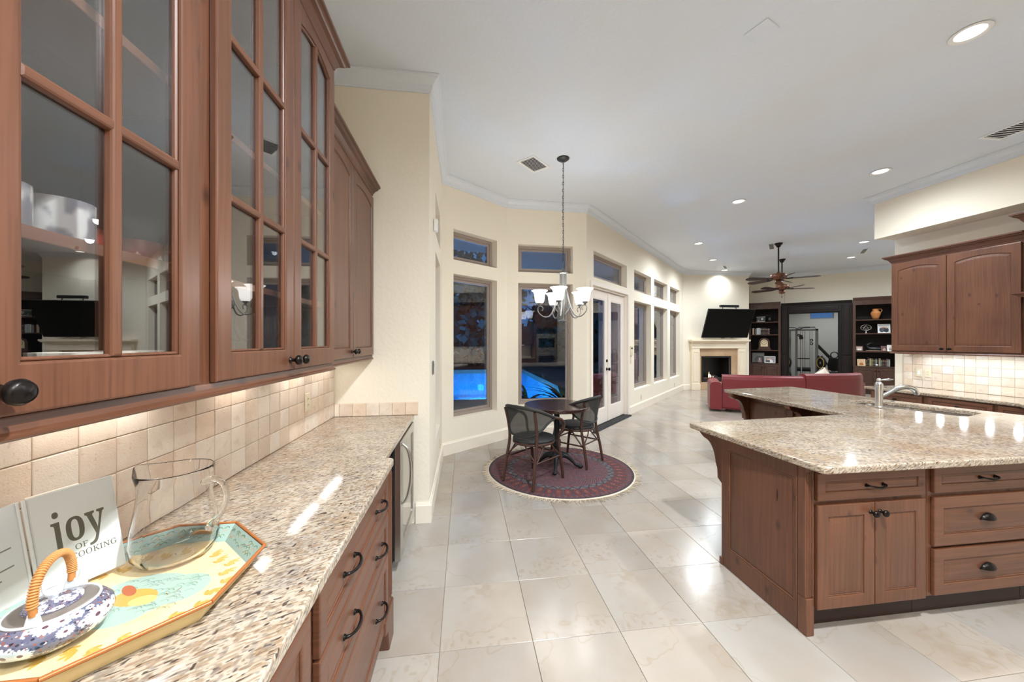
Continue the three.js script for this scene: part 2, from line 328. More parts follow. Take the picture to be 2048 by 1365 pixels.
{
  const g = new THREE.Group(); g.name = 'door_1'; g.userData.kind = 'structure'; scene.add(g);
  g.position.copy(V(A3[0], 0, A3[1])); g.rotation.y = longF.turn;
  const x0 = 0.2, x1 = 1.84, xm = 1.02, top = 2.42;
  mesh('casing', [ext(poly([[x0 - 0.07, 0.002], [x0, 0.002], [x0, top], [x1, top], [x1, 0.002], [x1 + 0.09, 0.002], [x1 + 0.09, top + 0.07], [x0 - 0.07, top + 0.07]]), 0.022, 0.004), ext(poly([[x0 + 0.001, 0.03], [x0 + 0.03, 0.03], [x0 + 0.03, top - 0.03], [x1 - 0.03, top - 0.03], [x1 - 0.03, 0.03], [x1 - 0.001, 0.03], [x1 - 0.001, top - 0.001], [x0 + 0.001, top - 0.001]]), 0.12).translate(0, 0, -0.14)], M.doorPaint, g);
  mesh('threshold', ext(poly([[0.15, 0.001], [-0.075, 0.001], [-0.06, 0.018], [0.02, 0.028], [0.15, 0.028]]), x1 - x0 + 0.1).rotateY(PI / 2).translate(x0 - 0.05, 0, 0), M.rubber, g);
  for (const [a, b, k] of [[x0 + 0.032, xm - 0.002, 1], [xm + 0.002, x1 - 0.032, 0]]) {
    const leaf = mesh('leaf', ext(poly(rect(a, b, 0.035, top - 0.035), [rect(a + 0.13, b - 0.13, 0.3, top - 0.18)]), 0.045, 0.005).translate(0, 0, -0.11), M.doorPaint, g);
    mesh('pane', bx(a + 0.125, b - 0.125, 0.295, top - 0.175, -0.09, -0.086), M.glass, leaf);
    mesh('glazing_bead', ext(poly(rect(a + 0.128, b - 0.128, 0.298, top - 0.178), [rect(a + 0.145, b - 0.145, 0.315, top - 0.195)]), 0.012, 0.003).translate(0, 0, -0.08), M.doorPaint, leaf);
    if (k) {
      mesh('knob', [mv(lathe([[0, 0], [0.03, 0], [0.03, 0.006], [0.012, 0.012], [0.011, 0.035], [0.026, 0.045], [0.03, 0.058], [0.022, 0.07], [0, 0.073]], 16), b - 0.065, 0.99, -0.066, PI / 2), mv(lathe([[0, 0], [0.028, 0], [0.028, 0.012], [0.018, 0.018], [0, 0.018]], 16), b - 0.065, 1.14, -0.066, PI / 2)], M.bronze, leaf);
      mesh('astragal', bx(b - 0.02, b + 0.025, 0.04, top - 0.04, -0.066, -0.05, 0.004), M.doorPaint, leaf);
    }
  }
}

// ---------- cabinet joinery ----------
const archPath = (x0, x1, y0, y1, r) => { const s = new THREE.Path(); s.moveTo(x0, y0); s.lineTo(x1, y0); s.lineTo(x1, y1 - r); if (r) s.quadraticCurveTo((x0 + x1) / 2, y1 + r, x0, y1 - r); else s.lineTo(x0, y1); s.lineTo(x0, y0); return s; };
const archShape = (...a) => { const s = new THREE.Shape(); s.curves = archPath(...a).curves; return s; };
function panelFront(name, parent, [x0, x1, y0, y1], z, { fr = 0.062, arch = 0, t = 0.02, m = M.wood, swap = false, raise = 0.034, fieldLabel } = {}) {   // framed front with a raised field; returns the frame
  const sh = poly(rect(x0, x1, y0, y1)); sh.holes.push(archPath(x0 + fr, x1 - fr, y0 + fr, y1 - fr, arch));
  const ou = rnd(), ov = rnd();
  const o = mesh(name, ext(sh, t, 0.0045, 2, 10).translate(0, 0, z), m, parent, { swap, ou, ov });
  const i = fr + 0.0, b = Math.min(raise, (y1 - y0 - 2 * fr) * 0.28);
  const field = new THREE.ExtrudeGeometry(archShape(x0 + i, x1 - i, y0 + i, y1 - i, arch), { depth: 0.004, bevelEnabled: true, bevelSize: b, bevelThickness: 0.009, bevelOffset: -b, bevelSegments: 2, curveSegments: 10 }).translate(0, 0, z + 0.004);
  const bead = ext((() => { const s = archShape(x0 + i - 0.001, x1 - i + 0.001, y0 + i - 0.001, y1 - i + 0.001, arch); s.holes.push(archPath(x0 + i + 0.007, x1 - i - 0.007, y0 + i + 0.007, y1 - i - 0.007, arch)); return s; })(), 0.009, 0.003, 1, 10).translate(0, 0, z + 0.006);
  mesh('panel', [field, bead], m, o, { swap, ou: rnd(), ov: rnd() });
  return o;
}
const knobG = () => mv(lathe([[0, 0], [0.011, 0], [0.011, 0.003], [0.006, 0.006], [0.0055, 0.016], [0.011, 0.019], [0.0165, 0.024], [0.0175, 0.029], [0.014, 0.035], [0.012, 0.0345], [0.009, 0.038], [0, 0.0395]], 20), 0, 0, 0, PI / 2);
const bailG = (w = 0.1) => [taper([[-w / 2, 0, 0], [-w / 2, 0.002, 0.014], [-w * 0.3, 0, 0.028], [0, -0.003, 0.032], [w * 0.3, 0, 0.028], [w / 2, 0.002, 0.014], [w / 2, 0, 0]], [0.0065, 0.0045, 0.0052, 0.0062, 0.0052, 0.0045, 0.0065], 26, 8), cyl(0.009, 0.009, 0.004, -w / 2, 0, 0).rotateX(0), ...[-1, 1].map((s) => mv(new THREE.CylinderGeometry(0.0085, 0.0095, 0.006, 12), s * w / 2, 0, 0.002, PI / 2))].filter((_, i) => i !== 1);
function cupG() {                                          // half-shell bin pull, open below
  const g = new THREE.SphereGeometry(1, 24, 12, 0, PI, 0, PI / 2), p = g.attributes.position;
  return [g.scale(0.046, 0.034, 0.026), new THREE.SphereGeometry(1, 24, 12, 0, PI, 0, PI / 2).scale(0.043, 0.031, 0.023), mv(ext(poly([[-0.05, -0.003], [0.05, -0.003], [0.05, 0.004], [-0.05, 0.004]]), 0.003), 0, 0, 0)].map((k) => (k.translate(0, -0.012, 0), k));
}
const crownC = [[0, 0], [0.006, 0], [0.008, 0.012], [0.014, 0.016], [0.018, 0.03], [0.034, 0.052], [0.05, 0.06], [0.056, 0.066], [0.06, 0.076], [0.072, 0.08], [0.072, 0.096], [0, 0.096]];
const railC = [[-0.018, 0], [0.012, 0], [0.017, 0.004], [0.017, 0.01], [0.011, 0.014], [0.007, 0.022], [0.004, 0.036], [-0.018, 0.036]];

// ----- left run, upper cabinets (local x = depth into the room, z = out from the wall) -----
const FACE = -0.67, FACE2 = -0.745;
{
  const d0 = -0.1, t = thing('glass_door_cabinet', 'tall stained wall cabinet with divided glass doors above the left counter', 'cabinet', [FACE, 0, d0], PI / 2);
  const X = (d) => d - d0, end = 1.925, y0 = 1.385, y1 = 2.88, zb = LEFT - FACE + 0.001;
  mesh('carcass', [bx(X(d0), X(end), y0, y0 + 0.02, zb, -0.02), bx(X(d0), X(end), y1 - 0.02, y1, zb, -0.02), bx(X(end) - 0.018, X(end), y0, y1, zb, -0.0), bx(X(d0), X(d0) + 0.018, y0, y1, zb, -0.02), bx(X(1.12), X(1.155), y0 + 0.02, y1 - 0.02, zb, -0.021)], M.wood, t);
  mesh('back_board', bx(X(d0) + 0.02, X(end) - 0.019, y0 + 0.021, y1 - 0.021, zb, zb + 0.008), M.cabInside, t);
  for (const q of [end - 0.0185, 1.1195]) mesh('side_lining', bx(X(q) - 0.0035, X(q), y0 + 0.021, y1 - 0.021, zb + 0.009, -0.022), M.cabInside, t);
  mesh('face_frame', ext(poly(rect(X(d0), X(end), y0, y1), [rect(X(d0) + 0.03, X(0.99), y0 + 0.03, y1 - 0.03), rect(X(1.05), X(end) - 0.03, y0 + 0.03, y1 - 0.03)]), 0.02, 0.002).translate(0, 0, -0.02), M.wood, t);
  for (const h of [1.69, 2.14]) mesh('shelf', [bx(X(d0) + 0.02, X(1.115), h - 0.024, h, zb + 0.01, -0.035, 0.003), bx(X(1.156), X(end) - 0.0225, h - 0.024, h, zb + 0.01, -0.035, 0.003)], M.wood, t, { swap: true });
  mesh('crown', sweep(crownC, [[X(d0), 0], [X(end), 0], [X(end), -zb]], { y: y1 - 0.012 }), M.wood, t, { uv: false });
  mesh('light_rail', sweep(railC, [[X(d0), 0], [X(end), 0], [X(end), -zb]], { y: y0 - 0.033 }), M.wood, t, { uv: false });
  for (const [a, b, knob] of [[0.125, 0.555, 1], [0.56, 0.985, 0], [1.045, 1.478, 1], [1.482, 1.915, 0]]) {
    const w = [X(a), X(b), y0 + 0.006, y1 - 0.02], fr = 0.062, sh = poly(rect(...w)), rise = 0.03;
    sh.holes.push(archPath(w[0] + fr, w[1] - fr, w[2] + 0.078, w[3] - 0.05, rise));
    const door = mesh('door', ext(sh, 0.021, 0.0045, 2, 12).translate(0, 0, 0.0005), M.wood, t, { ou: rnd(), ov: rnd() });
    mesh('edge_bead', ext((() => { const s = archShape(w[0] + fr - 0.001, w[1] - fr + 0.001, w[2] + 0.077, w[3] - 0.049, rise); s.holes.push(archPath(w[0] + fr + 0.007, w[1] - fr - 0.007, w[2] + 0.085, w[3] - 0.058, rise)); return s; })(), 0.012, 0.003, 1, 12).translate(0, 0, 0.004), M.wood, door);
    const xm = (w[0] + w[1]) / 2, bar = (g) => g;
    mesh('muntin', [ext(poly(rect(-0.011, 0.011, w[2] + 0.08, w[3] - 0.03)), 0.018, 0.005, 2).translate(xm, 0, 0.002)], M.wood, door);
    for (const h of [1.905, 2.36]) mesh('muntin', ext(poly(rect(w[0] + fr, w[1] - fr, h - 0.011, h + 0.011)), 0.0176, 0.005, 2).translate(0, 0, 0.0019), M.wood, door, { swap: true });
    mesh('pane', ext(archShape(w[0] + fr - 0.004, w[1] - fr + 0.004, w[2] + 0.074, w[3] - 0.046, rise), 0.003).translate(0, 0, 0.004), M.cabGlass, door);
    at(mesh('knob', knobG().scale(1.1, 1.1, 1.1), M.bronze, door), knob ? w[1] - 0.03 : w[0] + 0.03, 1.428, 0.021);
  }
}
{
  const d0 = 1.93, t = thing('wall_cabinet', 'shallow stained wood wall cabinet with two solid arched doors beside the cream wall', 'cabinet', [FACE2, 0, d0], PI / 2), X = (d) => d - d0, zb = LEFT - FACE2 + 0.001, y0 = 1.385, y1 = 2.675, end = 3.025;
  mesh('carcass', bx(0, X(end), y0, y1, zb, -0.0), M.wood, t);
  mesh('crown', sweep(crownC.map(([a, b]) => [a, b * 0.9]), [[0, 0], [X(end), 0]], { y: y1 - 0.012 }), M.wood, t, { uv: false });
  mesh('light_rail', sweep(railC, [[0, 0], [X(end), 0]], { y: y0 - 0.033 }), M.wood, t, { uv: false });
  [[1.95, 2.482, 1], [2.486, 3.015, 0]].forEach(([a, b, k]) => {
    const o = panelFront('door', t, [X(a), X(b), y0 + 0.006, y1 - 0.02], 0.0005, { arch: 0.03 });
    at(mesh('knob', knobG(), M.bronze, o), k ? X(b) - 0.03 : X(a) + 0.03, 1.43, 0.02);
  });
}
// under-cabinet lights, left
for (const [d, label] of [[0.55, 'under-cabinet light strip above the cookbook'], [1.15, 'under-cabinet light strip above the pitcher'], [1.76, 'short under-cabinet light strip nearest the tray'], [2.3, 'under-cabinet light strip by the wall outlet'], [2.74, 'under-cabinet light strip nearest the end wall']]) {
  const L = d > 1.5 && d < 2 ? 0.26 : 0.34, x = -0.95, o = thing('under_cabinet_light', label, 'light', [x, 1.347, d], PI / 2, 'under-cabinet light strips on the left');
  mesh('housing', box(L + 0.04, 0.022, 0.06, 0, 0.024, 0, 0.003), M.white, o);
  mesh('lamp_lens', box(L, 0.01, 0.045, 0, 0.009, 0, 0.003), M.barLamp, o);
  area(x, 1.345, d, 0.045, L, LV.bar, WARM);
}
// ----- left run, base cabinets and counter -----
const CT = 0.894, BF = -0.388;                              // counter height, base cabinet face
function baseBox(t, w, zb, m = M.wood, top = 0.857) {
  mesh('carcass', bx(0, w, 0.115, top, zb, -0.02), m, t);
  mesh('toe_kick', bx(0.0, w, 0.001, 0.115, zb, -0.085), M.toe, t);
}
{
  const d0 = 0.952, end = 1.895, t = thing('drawer_base_cabinet', 'base cabinet of three wide drawers under the left counter, with a footed end post', 'cabinet', [BF, 0, d0], PI / 2), X = (d) => d - d0;
  baseBox(t, end - d0, LEFT - BF + 0.001);
  mesh('face_frame', ext(poly(rect(0, X(1.83), 0.115, 0.857), [rect(0.03, X(1.8), 0.165, 0.455), rect(0.03, X(1.8), 0.49, 0.655), rect(0.03, X(1.8), 0.695, 0.84)]), 0.02, 0.002).translate(0, 0, -0.02), M.wood, t);
  for (const [y0, y1] of [[0.682, 0.853], [0.478, 0.671], [0.15, 0.467]]) {
    const o = panelFront('drawer', t, [X(0.978), X(1.808), y0, y1], 0.0005, { fr: 0.048, swap: true, t: 0.022 });
    for (const d of [1.215, 1.62]) at(mesh('handle', bailG(0.105), M.bronze, o), X(d), (y0 + y1) / 2 + 0.012, 0.022);
  }
  mesh('end_post', [bx(X(1.83), X(end), 0.19, 0.857, -0.04, 0.022, 0.006), ...[-0.012, 0.012].map((k) => bx(X(1.8625) + k - 0.005, X(1.8625) + k + 0.005, 0.22, 0.84, 0.015, 0.027, 0.004))], M.wood, t);
  mesh('foot', [ext(poly([[X(1.8), 0.001], [X(end) + 0.006, 0.001], [X(end) + 0.006, 0.19], [X(1.72), 0.19], [X(1.72), 0.13], [X(1.77), 0.11]]), 0.05, 0.004).translate(0, 0, -0.02)], M.wood, t);
}
{
  const d0 = 0.02, end = 0.948, t = thing('drawer_base_cabinet', 'stained wood base cabinet nearest the camera under the tray, only its top drawers in view', 'cabinet', [BF, 0, d0], PI / 2), X = (d) => d - d0;
  baseBox(t, end - d0, LEFT - BF + 0.001);
  mesh('face_frame', ext(poly(rect(0, end - d0, 0.115, 0.857), [rect(0.03, end - d0 - 0.03, 0.145, 0.64), rect(0.03, end - d0 - 0.03, 0.665, 0.84)]), 0.02, 0.002).translate(0, 0, -0.02), M.wood, t);
  for (const [y0, y1] of [[0.66, 0.848], [0.14, 0.648]]) {
    const o = panelFront('drawer', t, [X(0.05), X(0.922), y0, y1], 0.0005, { fr: y1 < 0.7 ? 0.055 : 0.048, swap: true, t: 0.022 });
    for (const d of [0.3, 0.745]) at(mesh('handle', bailG(0.105), M.bronze, o), X(d), y1 < 0.7 ? 0.57 : (y0 + y1) / 2, 0.022);
  }
}
{
  const d0 = 1.9, t = thing('filler_panel', 'narrow stained wood filler between the drawers and the wine cooler', 'cabinet', [-0.46, 0, d0], PI / 2);
  mesh('carcass', bx(0, 0.44, 0.115, 0.857, LEFT + 0.461, 0), M.wood, t);
  mesh('toe_kick', bx(0, 0.44, 0.001, 0.115, LEFT + 0.461, -0.06), M.toe, t);
}
{
  const d0 = 2.36, t = thing('wine_cooler', 'undercounter cooler with stainless framed door and arched bar handle', 'appliance', [-0.445, 0, d0], PI / 2), w = 0.605;
  mesh('body', bx(0, w, 0.09, 0.853, LEFT + 0.446, -0.002), M.black, t);
  mesh('toe_grille', [bx(0, w, 0.012, 0.085, LEFT + 0.446, -0.03), ...[0, 1, 2, 3].map((i) => bx(0.03, w - 0.03, 0.022 + i * 0.016, 0.03 + i * 0.016, -0.03, -0.024))], M.steel, t);
  const sh = poly(rect(0.002, w - 0.002, 0.09, 0.85)); sh.holes.push((() => { const s = new THREE.Path(), r = 0.03, x0 = 0.1, x1 = w - 0.06, y0 = 0.16, y1 = 0.79; s.moveTo(x0 + r, y0); s.lineTo(x1 - r, y0); s.quadraticCurveTo(x1, y0, x1, y0 + r); s.lineTo(x1, y1 - r); s.quadraticCurveTo(x1, y1, x1 - r, y1); s.lineTo(x0 + r, y1); s.quadraticCurveTo(x0, y1, x0, y1 - r); s.lineTo(x0, y0 + r); s.quadraticCurveTo(x0, y0, x0 + r, y0); return s; })());
  const door = mesh('door', ext(sh, 0.042, 0.004, 2).translate(0, 0, 0.003), M.steel, t);
  mesh('pane', bx(0.09, w - 0.05, 0.15, 0.8, 0.03, 0.036), mat(hex(150, 146, 138), 0.12, { metalness: 0.9 }), door);
  mesh('gasket', ext(poly(rect(0.004, w - 0.004, 0.095, 0.845), [rect(0.03, w - 0.03, 0.12, 0.82)]), 0.006).translate(0, 0, -0.003), M.rubber, door);
  mesh('handle', [taper([[0.05, 0.83, 0.045], [0.05, 0.8, 0.075], [0.05, 0.72, 0.098], [0.05, 0.62, 0.102], [0.05, 0.53, 0.09], [0.05, 0.46, 0.066], [0.05, 0.44, 0.043]], [0.008, 0.0095, 0.011, 0.011, 0.011, 0.0095, 0.008], 28, 10)], M.steel, door);
}
function slab(name, outline, h, t, holes = [], parent, bev = 0.007) {   // stone top with eased edges, outline in (x, depth)
  return mesh(name, ext(poly(outline, holes), t, bev, 3).rotateX(-PI / 2).translate(0, h - t, 0), outline[0][0] < 0 ? M.graniteL : M.granite, parent, { uv: true });
}
const rc = (cx, cd, r, a0, a1, n = 6) => Array.from({ length: n + 1 }, (_, i) => { const a = a0 + (a1 - a0) * i / n; return [cx + r * Math.cos(a), cd + r * Math.sin(a)]; });
{
  const o = slab('granite_counter', [[LEFT + 0.001, 0.0], [-0.36, 0.0], ...rc(-0.385, 1.905, 0.025, 0, PI / 2), [-0.435, 1.93], [-0.435, 1.935], [-0.408, 1.96], [-0.408, ENDD - 0.001], [LEFT + 0.001, ENDD - 0.001]], CT, 0.036);
  tag(o, 'speckled tan granite counter along the left wall, holding the tray', 'countertop');
}
// ----- tumbled stone splashback tiles -----
const tumbGeo = (w, h, k) => {
  const g = new RoundedBoxGeometry(w, h, 0.012, 1, 0.003), p = g.attributes.position;
  let z = seed; seed = 900 + k * 77;
  const c = Array.from({ length: 8 }, () => rr(-0.0009, 0.0009));
  for (let i = 0; i < p.count; i++) { const sx = p.getX(i) > 0 ? 1 : 0, sy = p.getY(i) > 0 ? 2 : 0; p.setX(i, p.getX(i) + c[sx + sy]); p.setY(i, p.getY(i) + c[4 + sx + sy]); }
  seed = z;
  return uvFix(g, false, k * 0.137, k * 0.271);
};
function tileRows(parent, x0, x1, y0, y1, S, z, jog) {
  const geos = Array.from({ length: 6 }, (_, k) => tumbGeo(S - 0.0018, S - 0.0018, k));
  let n = 0;
  mesh('mortar_bed', bx(x0, x1, y0, y1, z, z + 0.0075), M.mortar, parent);
  const cut = {};
  for (let r = 0; y0 + r * S < y1 - 0.02; r++) {
    const h = Math.min(S, y1 - y0 - r * S);
    for (let x = x1 - (jog ? (r % 2) * S / 2 : 0); x > x0 + 0.02; x -= S) {
      const w = Math.min(S, x - x0);
      let g = geos[Math.floor(rnd() * 6)];
      if (w < S - 0.001 || h < S - 0.001) g = cut[`${w.toFixed(3)},${h.toFixed(3)}`] ??= tumbGeo(w - 0.0018, h - 0.0018, n % 6);
      const o = new THREE.Mesh(g, M.tumb[Math.floor(rnd() * 3)]);
      o.name = n ? `tile_${String(n).padStart(3, '0')}` : 'tile'; n++;
      o.castShadow = o.receiveShadow = true;
      o.position.set(x - w / 2, y0 + r * S + h / 2, z + 0.007 + rr(-0.0006, 0.0008));
      parent.add(o);
    }
  }
}
tileRows(wLeft, 2.0 + 0.28, 2.0 + ENDD - 0.013, CT + 0.001, 1.39, 0.106, 0.001);
const wEnd = scene.children.find((o) => o.name === 'wall_end');
tileRows(wEnd, 0.014, 0.665, CT + 0.001, CT + 0.104, 0.1025, 0.001);

// ---------- kitchen island ----------
{
  // near wing: sink-side cabinets that face the camera
  const F = 1.605;
  const t = thing('island_cabinet', 'stained wood island cabinet with one drawer over two doors and a panelled end', 'cabinet', [1.716, 0, F], 0);
  const w = 0.733, deep = -0.6;
  mesh('carcass', bx(0.02, w, 0.135, 0.858, deep, -0.022), M.wood, t);
  mesh('toe_kick', bx(0.05, w, 0.001, 0.135, deep, -0.065), M.toe, t);
  mesh('face_frame', ext(poly(rect(0.045, w, 0.135, 0.858), [rect(0.075, 0.69, 0.17, 0.655), rect(0.075, 0.69, 0.695, 0.825)]), 0.02, 0.002).translate(0, 0, -0.02), M.wood, t);
  mesh('corner_post', [bx(0.0, 0.045, 0.001, 0.19, -0.045, 0.006, 0.004), bx(0.0, 0.045, 0.19, 0.858, -0.045, 0.0, 0.005), ...[0.012, 0.024, 0.036].map((k) => bx(k - 0.004, k + 0.004, 0.2, 0.83, -0.004, 0.004, 0.003))], M.wood, t);
  const dr = panelFront('drawer', t, [0.05, 0.697, 0.69, 0.832], 0.0005, { fr: 0.045, swap: true, t: 0.02 });
  at(mesh('handle', bailG(0.1), M.bronze, dr), 0.385, 0.758, 0.02);
  for (const [a, b, k] of [[0.05, 0.384, 1], [0.389, 0.7, 0]]) { const o = panelFront('door', t, [a, b, 0.14, 0.668], 0.0005, { fr: 0.062 }); at(mesh('knob', knobG(), M.bronze, o), k ? b - 0.026 : a + 0.026, 0.62, 0.02); }
  // panelled end, turned to the left
  const e = mesh('end_panel', ext(poly(rect(-0.6, -0.046, 0.001, 0.858), [rect(-0.535, -0.062, 0.135, 0.785)]), 0.02, 0.005, 2).rotateY(-PI / 2).translate(0.02, 0, 0), M.wood, t, { ou: 0.3 });
  const fld = new THREE.ExtrudeGeometry(poly(rect(-0.535, -0.062, 0.135, 0.785)), { depth: 0.003, bevelEnabled: true, bevelSize: 0.05, bevelThickness: 0.009, bevelOffset: -0.05, bevelSegments: 2 }).rotateY(-PI / 2).translate(0.016, 0, 0);
  mesh('panel', fld, M.wood, e, { ou: 0.7, ov: 0.2 });
  mesh('moulding', ext(poly(rect(-0.536, -0.061, 0.134, 0.786), [rect(-0.525, -0.072, 0.145, 0.775)]), 0.012, 0.003).rotateY(-PI / 2).translate(0.014, 0, 0), M.wood, e);
  mesh('crack', ext(poly([[-0.17, 0.61], [-0.165, 0.64], [-0.168, 0.68], [-0.172, 0.65]]), 0.001).rotateY(-PI / 2).translate(0.0035, 0, 0), M.black, e);
  mesh('base_block', bx(-0.006, 0.03, 0.001, 0.05, -0.612, -0.585, 0.003), M.wood, t);
}
{
  const F = 1.605, t = thing('island_cabinet', 'stained wood island cabinet of three stacked drawers with cup pulls', 'cabinet', [2.452, 0, F], 0), w = 0.74;
  mesh('carcass', bx(0, w, 0.135, 0.858, -0.6, -0.022), M.wood, t);
  mesh('toe_kick', bx(0, w, 0.001, 0.135, -0.6, -0.065), M.toe, t);
  mesh('face_frame', ext(poly(rect(0, w, 0.135, 0.858), [rect(0.03, w - 0.03, 0.165, 0.375), rect(0.03, w - 0.03, 0.425, 0.655), rect(0.03, w - 0.03, 0.705, 0.825)]), 0.02, 0.002).translate(0, 0, -0.02), M.wood, t);
  [[0.692, 0.835], [0.408, 0.668], [0.148, 0.392]].forEach(([y0, y1], i) => {
    const o = panelFront('drawer', t, [0.018, w - 0.018, y0, y1], 0.0005, { fr: i ? 0.06 : 0.045, swap: true, t: 0.02 });
    if (i) at(mesh('handle', cupG(), M.bronze, o), 0.36, (y0 + y1) / 2 + 0.01, 0.02); else at(mesh('handle', bailG(0.1), M.bronze, o), 0.36, (y0 + y1) / 2, 0.02);
  });
}
{
  const t = thing('island_cabinet', 'stained wood island end cabinet at the right edge of the photo', 'cabinet', [3.195, 0, 1.605], 0), w = 1.3;
  mesh('carcass', bx(0, w, 0.135, 0.858, -0.6, -0.022), M.wood, t); mesh('toe_kick', bx(0, w, 0.001, 0.135, -0.6, -0.065), M.toe, t);
  panelFront('door', t, [0.02, w / 2 - 0.002, 0.15, 0.83], -0.021, {}); panelFront('door', t, [w / 2 + 0.002, w - 0.02, 0.15, 0.83], -0.021, {});
}
function corbelG() {                                       // profile in (out, up), hung from the top
  const s = new THREE.Shape(); s.moveTo(0, 0); s.lineTo(0.24, 0); s.lineTo(0.24, -0.03); s.quadraticCurveTo(0.205, -0.06, 0.175, -0.062); s.quadraticCurveTo(0.09, -0.075, 0.07, -0.2); s.lineTo(0.055, -0.235); s.lineTo(0.05, -0.3); s.lineTo(0, -0.33); s.lineTo(0, 0);
  return ext(s, 0.06, 0.004, 1, 14).translate(0, 0, -0.03);
}
{
  const t = thing('island_bar_back', 'stained wood panelled bar back and seating corbels of the far island wing', 'cabinet', [3.45, 0, 3.3], 0);
  // panels along the back of the near wing and the left of the far wing
  mesh('carcass', [bx(0, 0.82, 0.1, 0.858, -0.72, 0.09), bx(0, 0.24, 0.1, 0.858, 0.09, 1.07), bx(0.24, 0.82, 0.1, 0.66, 0.09, 1.07)], M.wood, t);
  mesh('toe_kick', bx(0.06, 0.78, 0.001, 0.1, -0.68, 1.07), M.toe, t);
  for (const [a, b] of [[-0.72, -0.05], [0.0, 0.66]]) { const o = panelFront('panel_frame', t, [a, b, 0.1, 0.858], 0, { fr: 0.07, t: 0.02 }); at(o, 0, 0, 0, 0, -PI / 2, 0); }
  for (const z of [-0.66, 0.12]) at(mesh('corbel', corbelG(), M.wood, t), -0.02, 0.858, z, 0, PI, 0);
  at(mesh('corbel', corbelG(), M.wood, t), -1.69, 0.858, 1.088, 0, PI / 2, 0);
}
const sinkA = Math.atan2(0.3, 0.95), sinkC = [4.05, 2.78];    // the sink is set askew
const toIsl = (e, n) => [sinkC[0] + e * Math.sin(sinkA) + n * Math.cos(sinkA), sinkC[1] - e * Math.cos(sinkA) + n * Math.sin(sinkA)];
{
  const rr2 = (a, b, c, d, r) => [...rc(b - r, d - r, r, 0, PI / 2, 4), ...rc(a + r, d - r, r, PI / 2, PI, 4), ...rc(a + r, c + r, r, PI, PI * 1.5, 4), ...rc(b - r, c + r, r, PI * 1.5, PI * 2, 4)];
  const hole = rr2(-0.38, 0.38, -0.205, 0.205, 0.07).map(([e, n]) => toIsl(e, n));
  const o = slab('island_counter', [...rc(1.735, 1.53, 0.03, PI, PI * 1.5, 4), [4.55, 1.5], [4.54, 2.3], [4.34, 3.1], [4.33, 3.6], ...rc(4.27, 4.19, 0.04, 0, PI / 2, 4), [3.28, 4.12], ...rc(3.25, 4.08, 0.03, PI / 2, PI, 3), [3.15, 2.6], [3.13, 2.575], [1.69, 2.468], ...rc(1.675, 2.44, 0.025, PI / 2, PI, 4)], CT, 0.036, [hole], null);
  tag(o, 'large L-shaped speckled granite island top with a bar overhang', 'countertop');
  const t = thing('kitchen_sink', 'double bowl stainless undermount sink in the island', 'sink', [sinkC[0], 0, sinkC[1]], 0);
  t.rotation.y = sinkA;
  const bowl = (x0, x1) => {                               // local: x across, z along the sink
    const out = rr2(-0.2, 0.2, x0, x1, 0.065), s = 0.03, bot = rr2(-0.2 + s, 0.2 - s, x0 + s, x1 - s, 0.05), pos = [], top = CT - 0.037, low = CT - 0.21, n = out.length;
    const put = (p, y) => pos.push(p[0], y, p[1]);
    for (let i = 0; i < n; i++) { const j = (i + 1) % n; put(out[i], top); put(out[j], top); put(bot[i], low); put(out[j], top); put(bot[j], low); put(bot[i], low); put(bot[i], low); put(bot[j], low); put([0, (x0 + x1) / 2], low - 0.008); }
    const g = new THREE.BufferGeometry(); g.setAttribute('position', new THREE.Float32BufferAttribute(pos, 3)); g.computeVertexNormals(); return g;
  };
  const b1 = mesh('bowl', bowl(-0.37, -0.015), M.steel, t), b2 = mesh('bowl', bowl(0.015, 0.37), M.steel, t);
  mesh('rim', ext(poly(rr2(-0.215, 0.215, -0.39, 0.39, 0.08), [rr2(-0.2, 0.2, -0.37, -0.015, 0.065), rr2(-0.2, 0.2, 0.015, 0.37, 0.065)]), 0.003).rotateX(-PI / 2).translate(0, CT - 0.04, 0), M.steel, t);
  for (const [b, z] of [[b1, -0.19], [b2, 0.19]]) mesh('drain', mv(lathe([[0.0, 0.002], [0.03, 0.002], [0.042, 0.004], [0.045, 0]], 20), 0, CT - 0.216, z), M.chrome, b);
}
{
  const t = thing('kitchen_tap', 'brushed steel single lever kitchen tap beside the island sink', 'tap', [3.735, CT, 2.785], 0);
  t.rotation.y = -YAW - 0.02;
  mesh('base', lathe([[0, 0.001], [0.034, 0.001], [0.034, 0.008], [0.03, 0.014], [0.027, 0.016], [0.027, 0.15], [0.029, 0.155], [0.029, 0.2], [0.026, 0.222], [0.018, 0.235], [0, 0.24]], 24), M.chrome, t);
  mesh('spout', [taper([[0.02, 0.1, 0], [0.07, 0.125, 0], [0.14, 0.162, 0], [0.21, 0.185, 0], [0.27, 0.183, 0], [0.315, 0.16, 0], [0.335, 0.125, 0]], [0.017, 0.018, 0.019, 0.02, 0.021, 0.021, 0.019], 30, 14), cyl(0.0185, 0.0175, 0.012, 0.336, 0.122, 0)], M.chrome, t);
  mesh('lever', [mv(lathe([[0, 0.235], [0.014, 0.24], [0.019, 0.252], [0.014, 0.264], [0, 0.268]], 16)), taper([[0.01, 0.252, 0], [0.05, 0.253, 0], [0.09, 0.256, 0], [0.125, 0.257, 0]], [0.006, 0.008, 0.011, 0.006], 16, 10)], M.chrome, t);
}

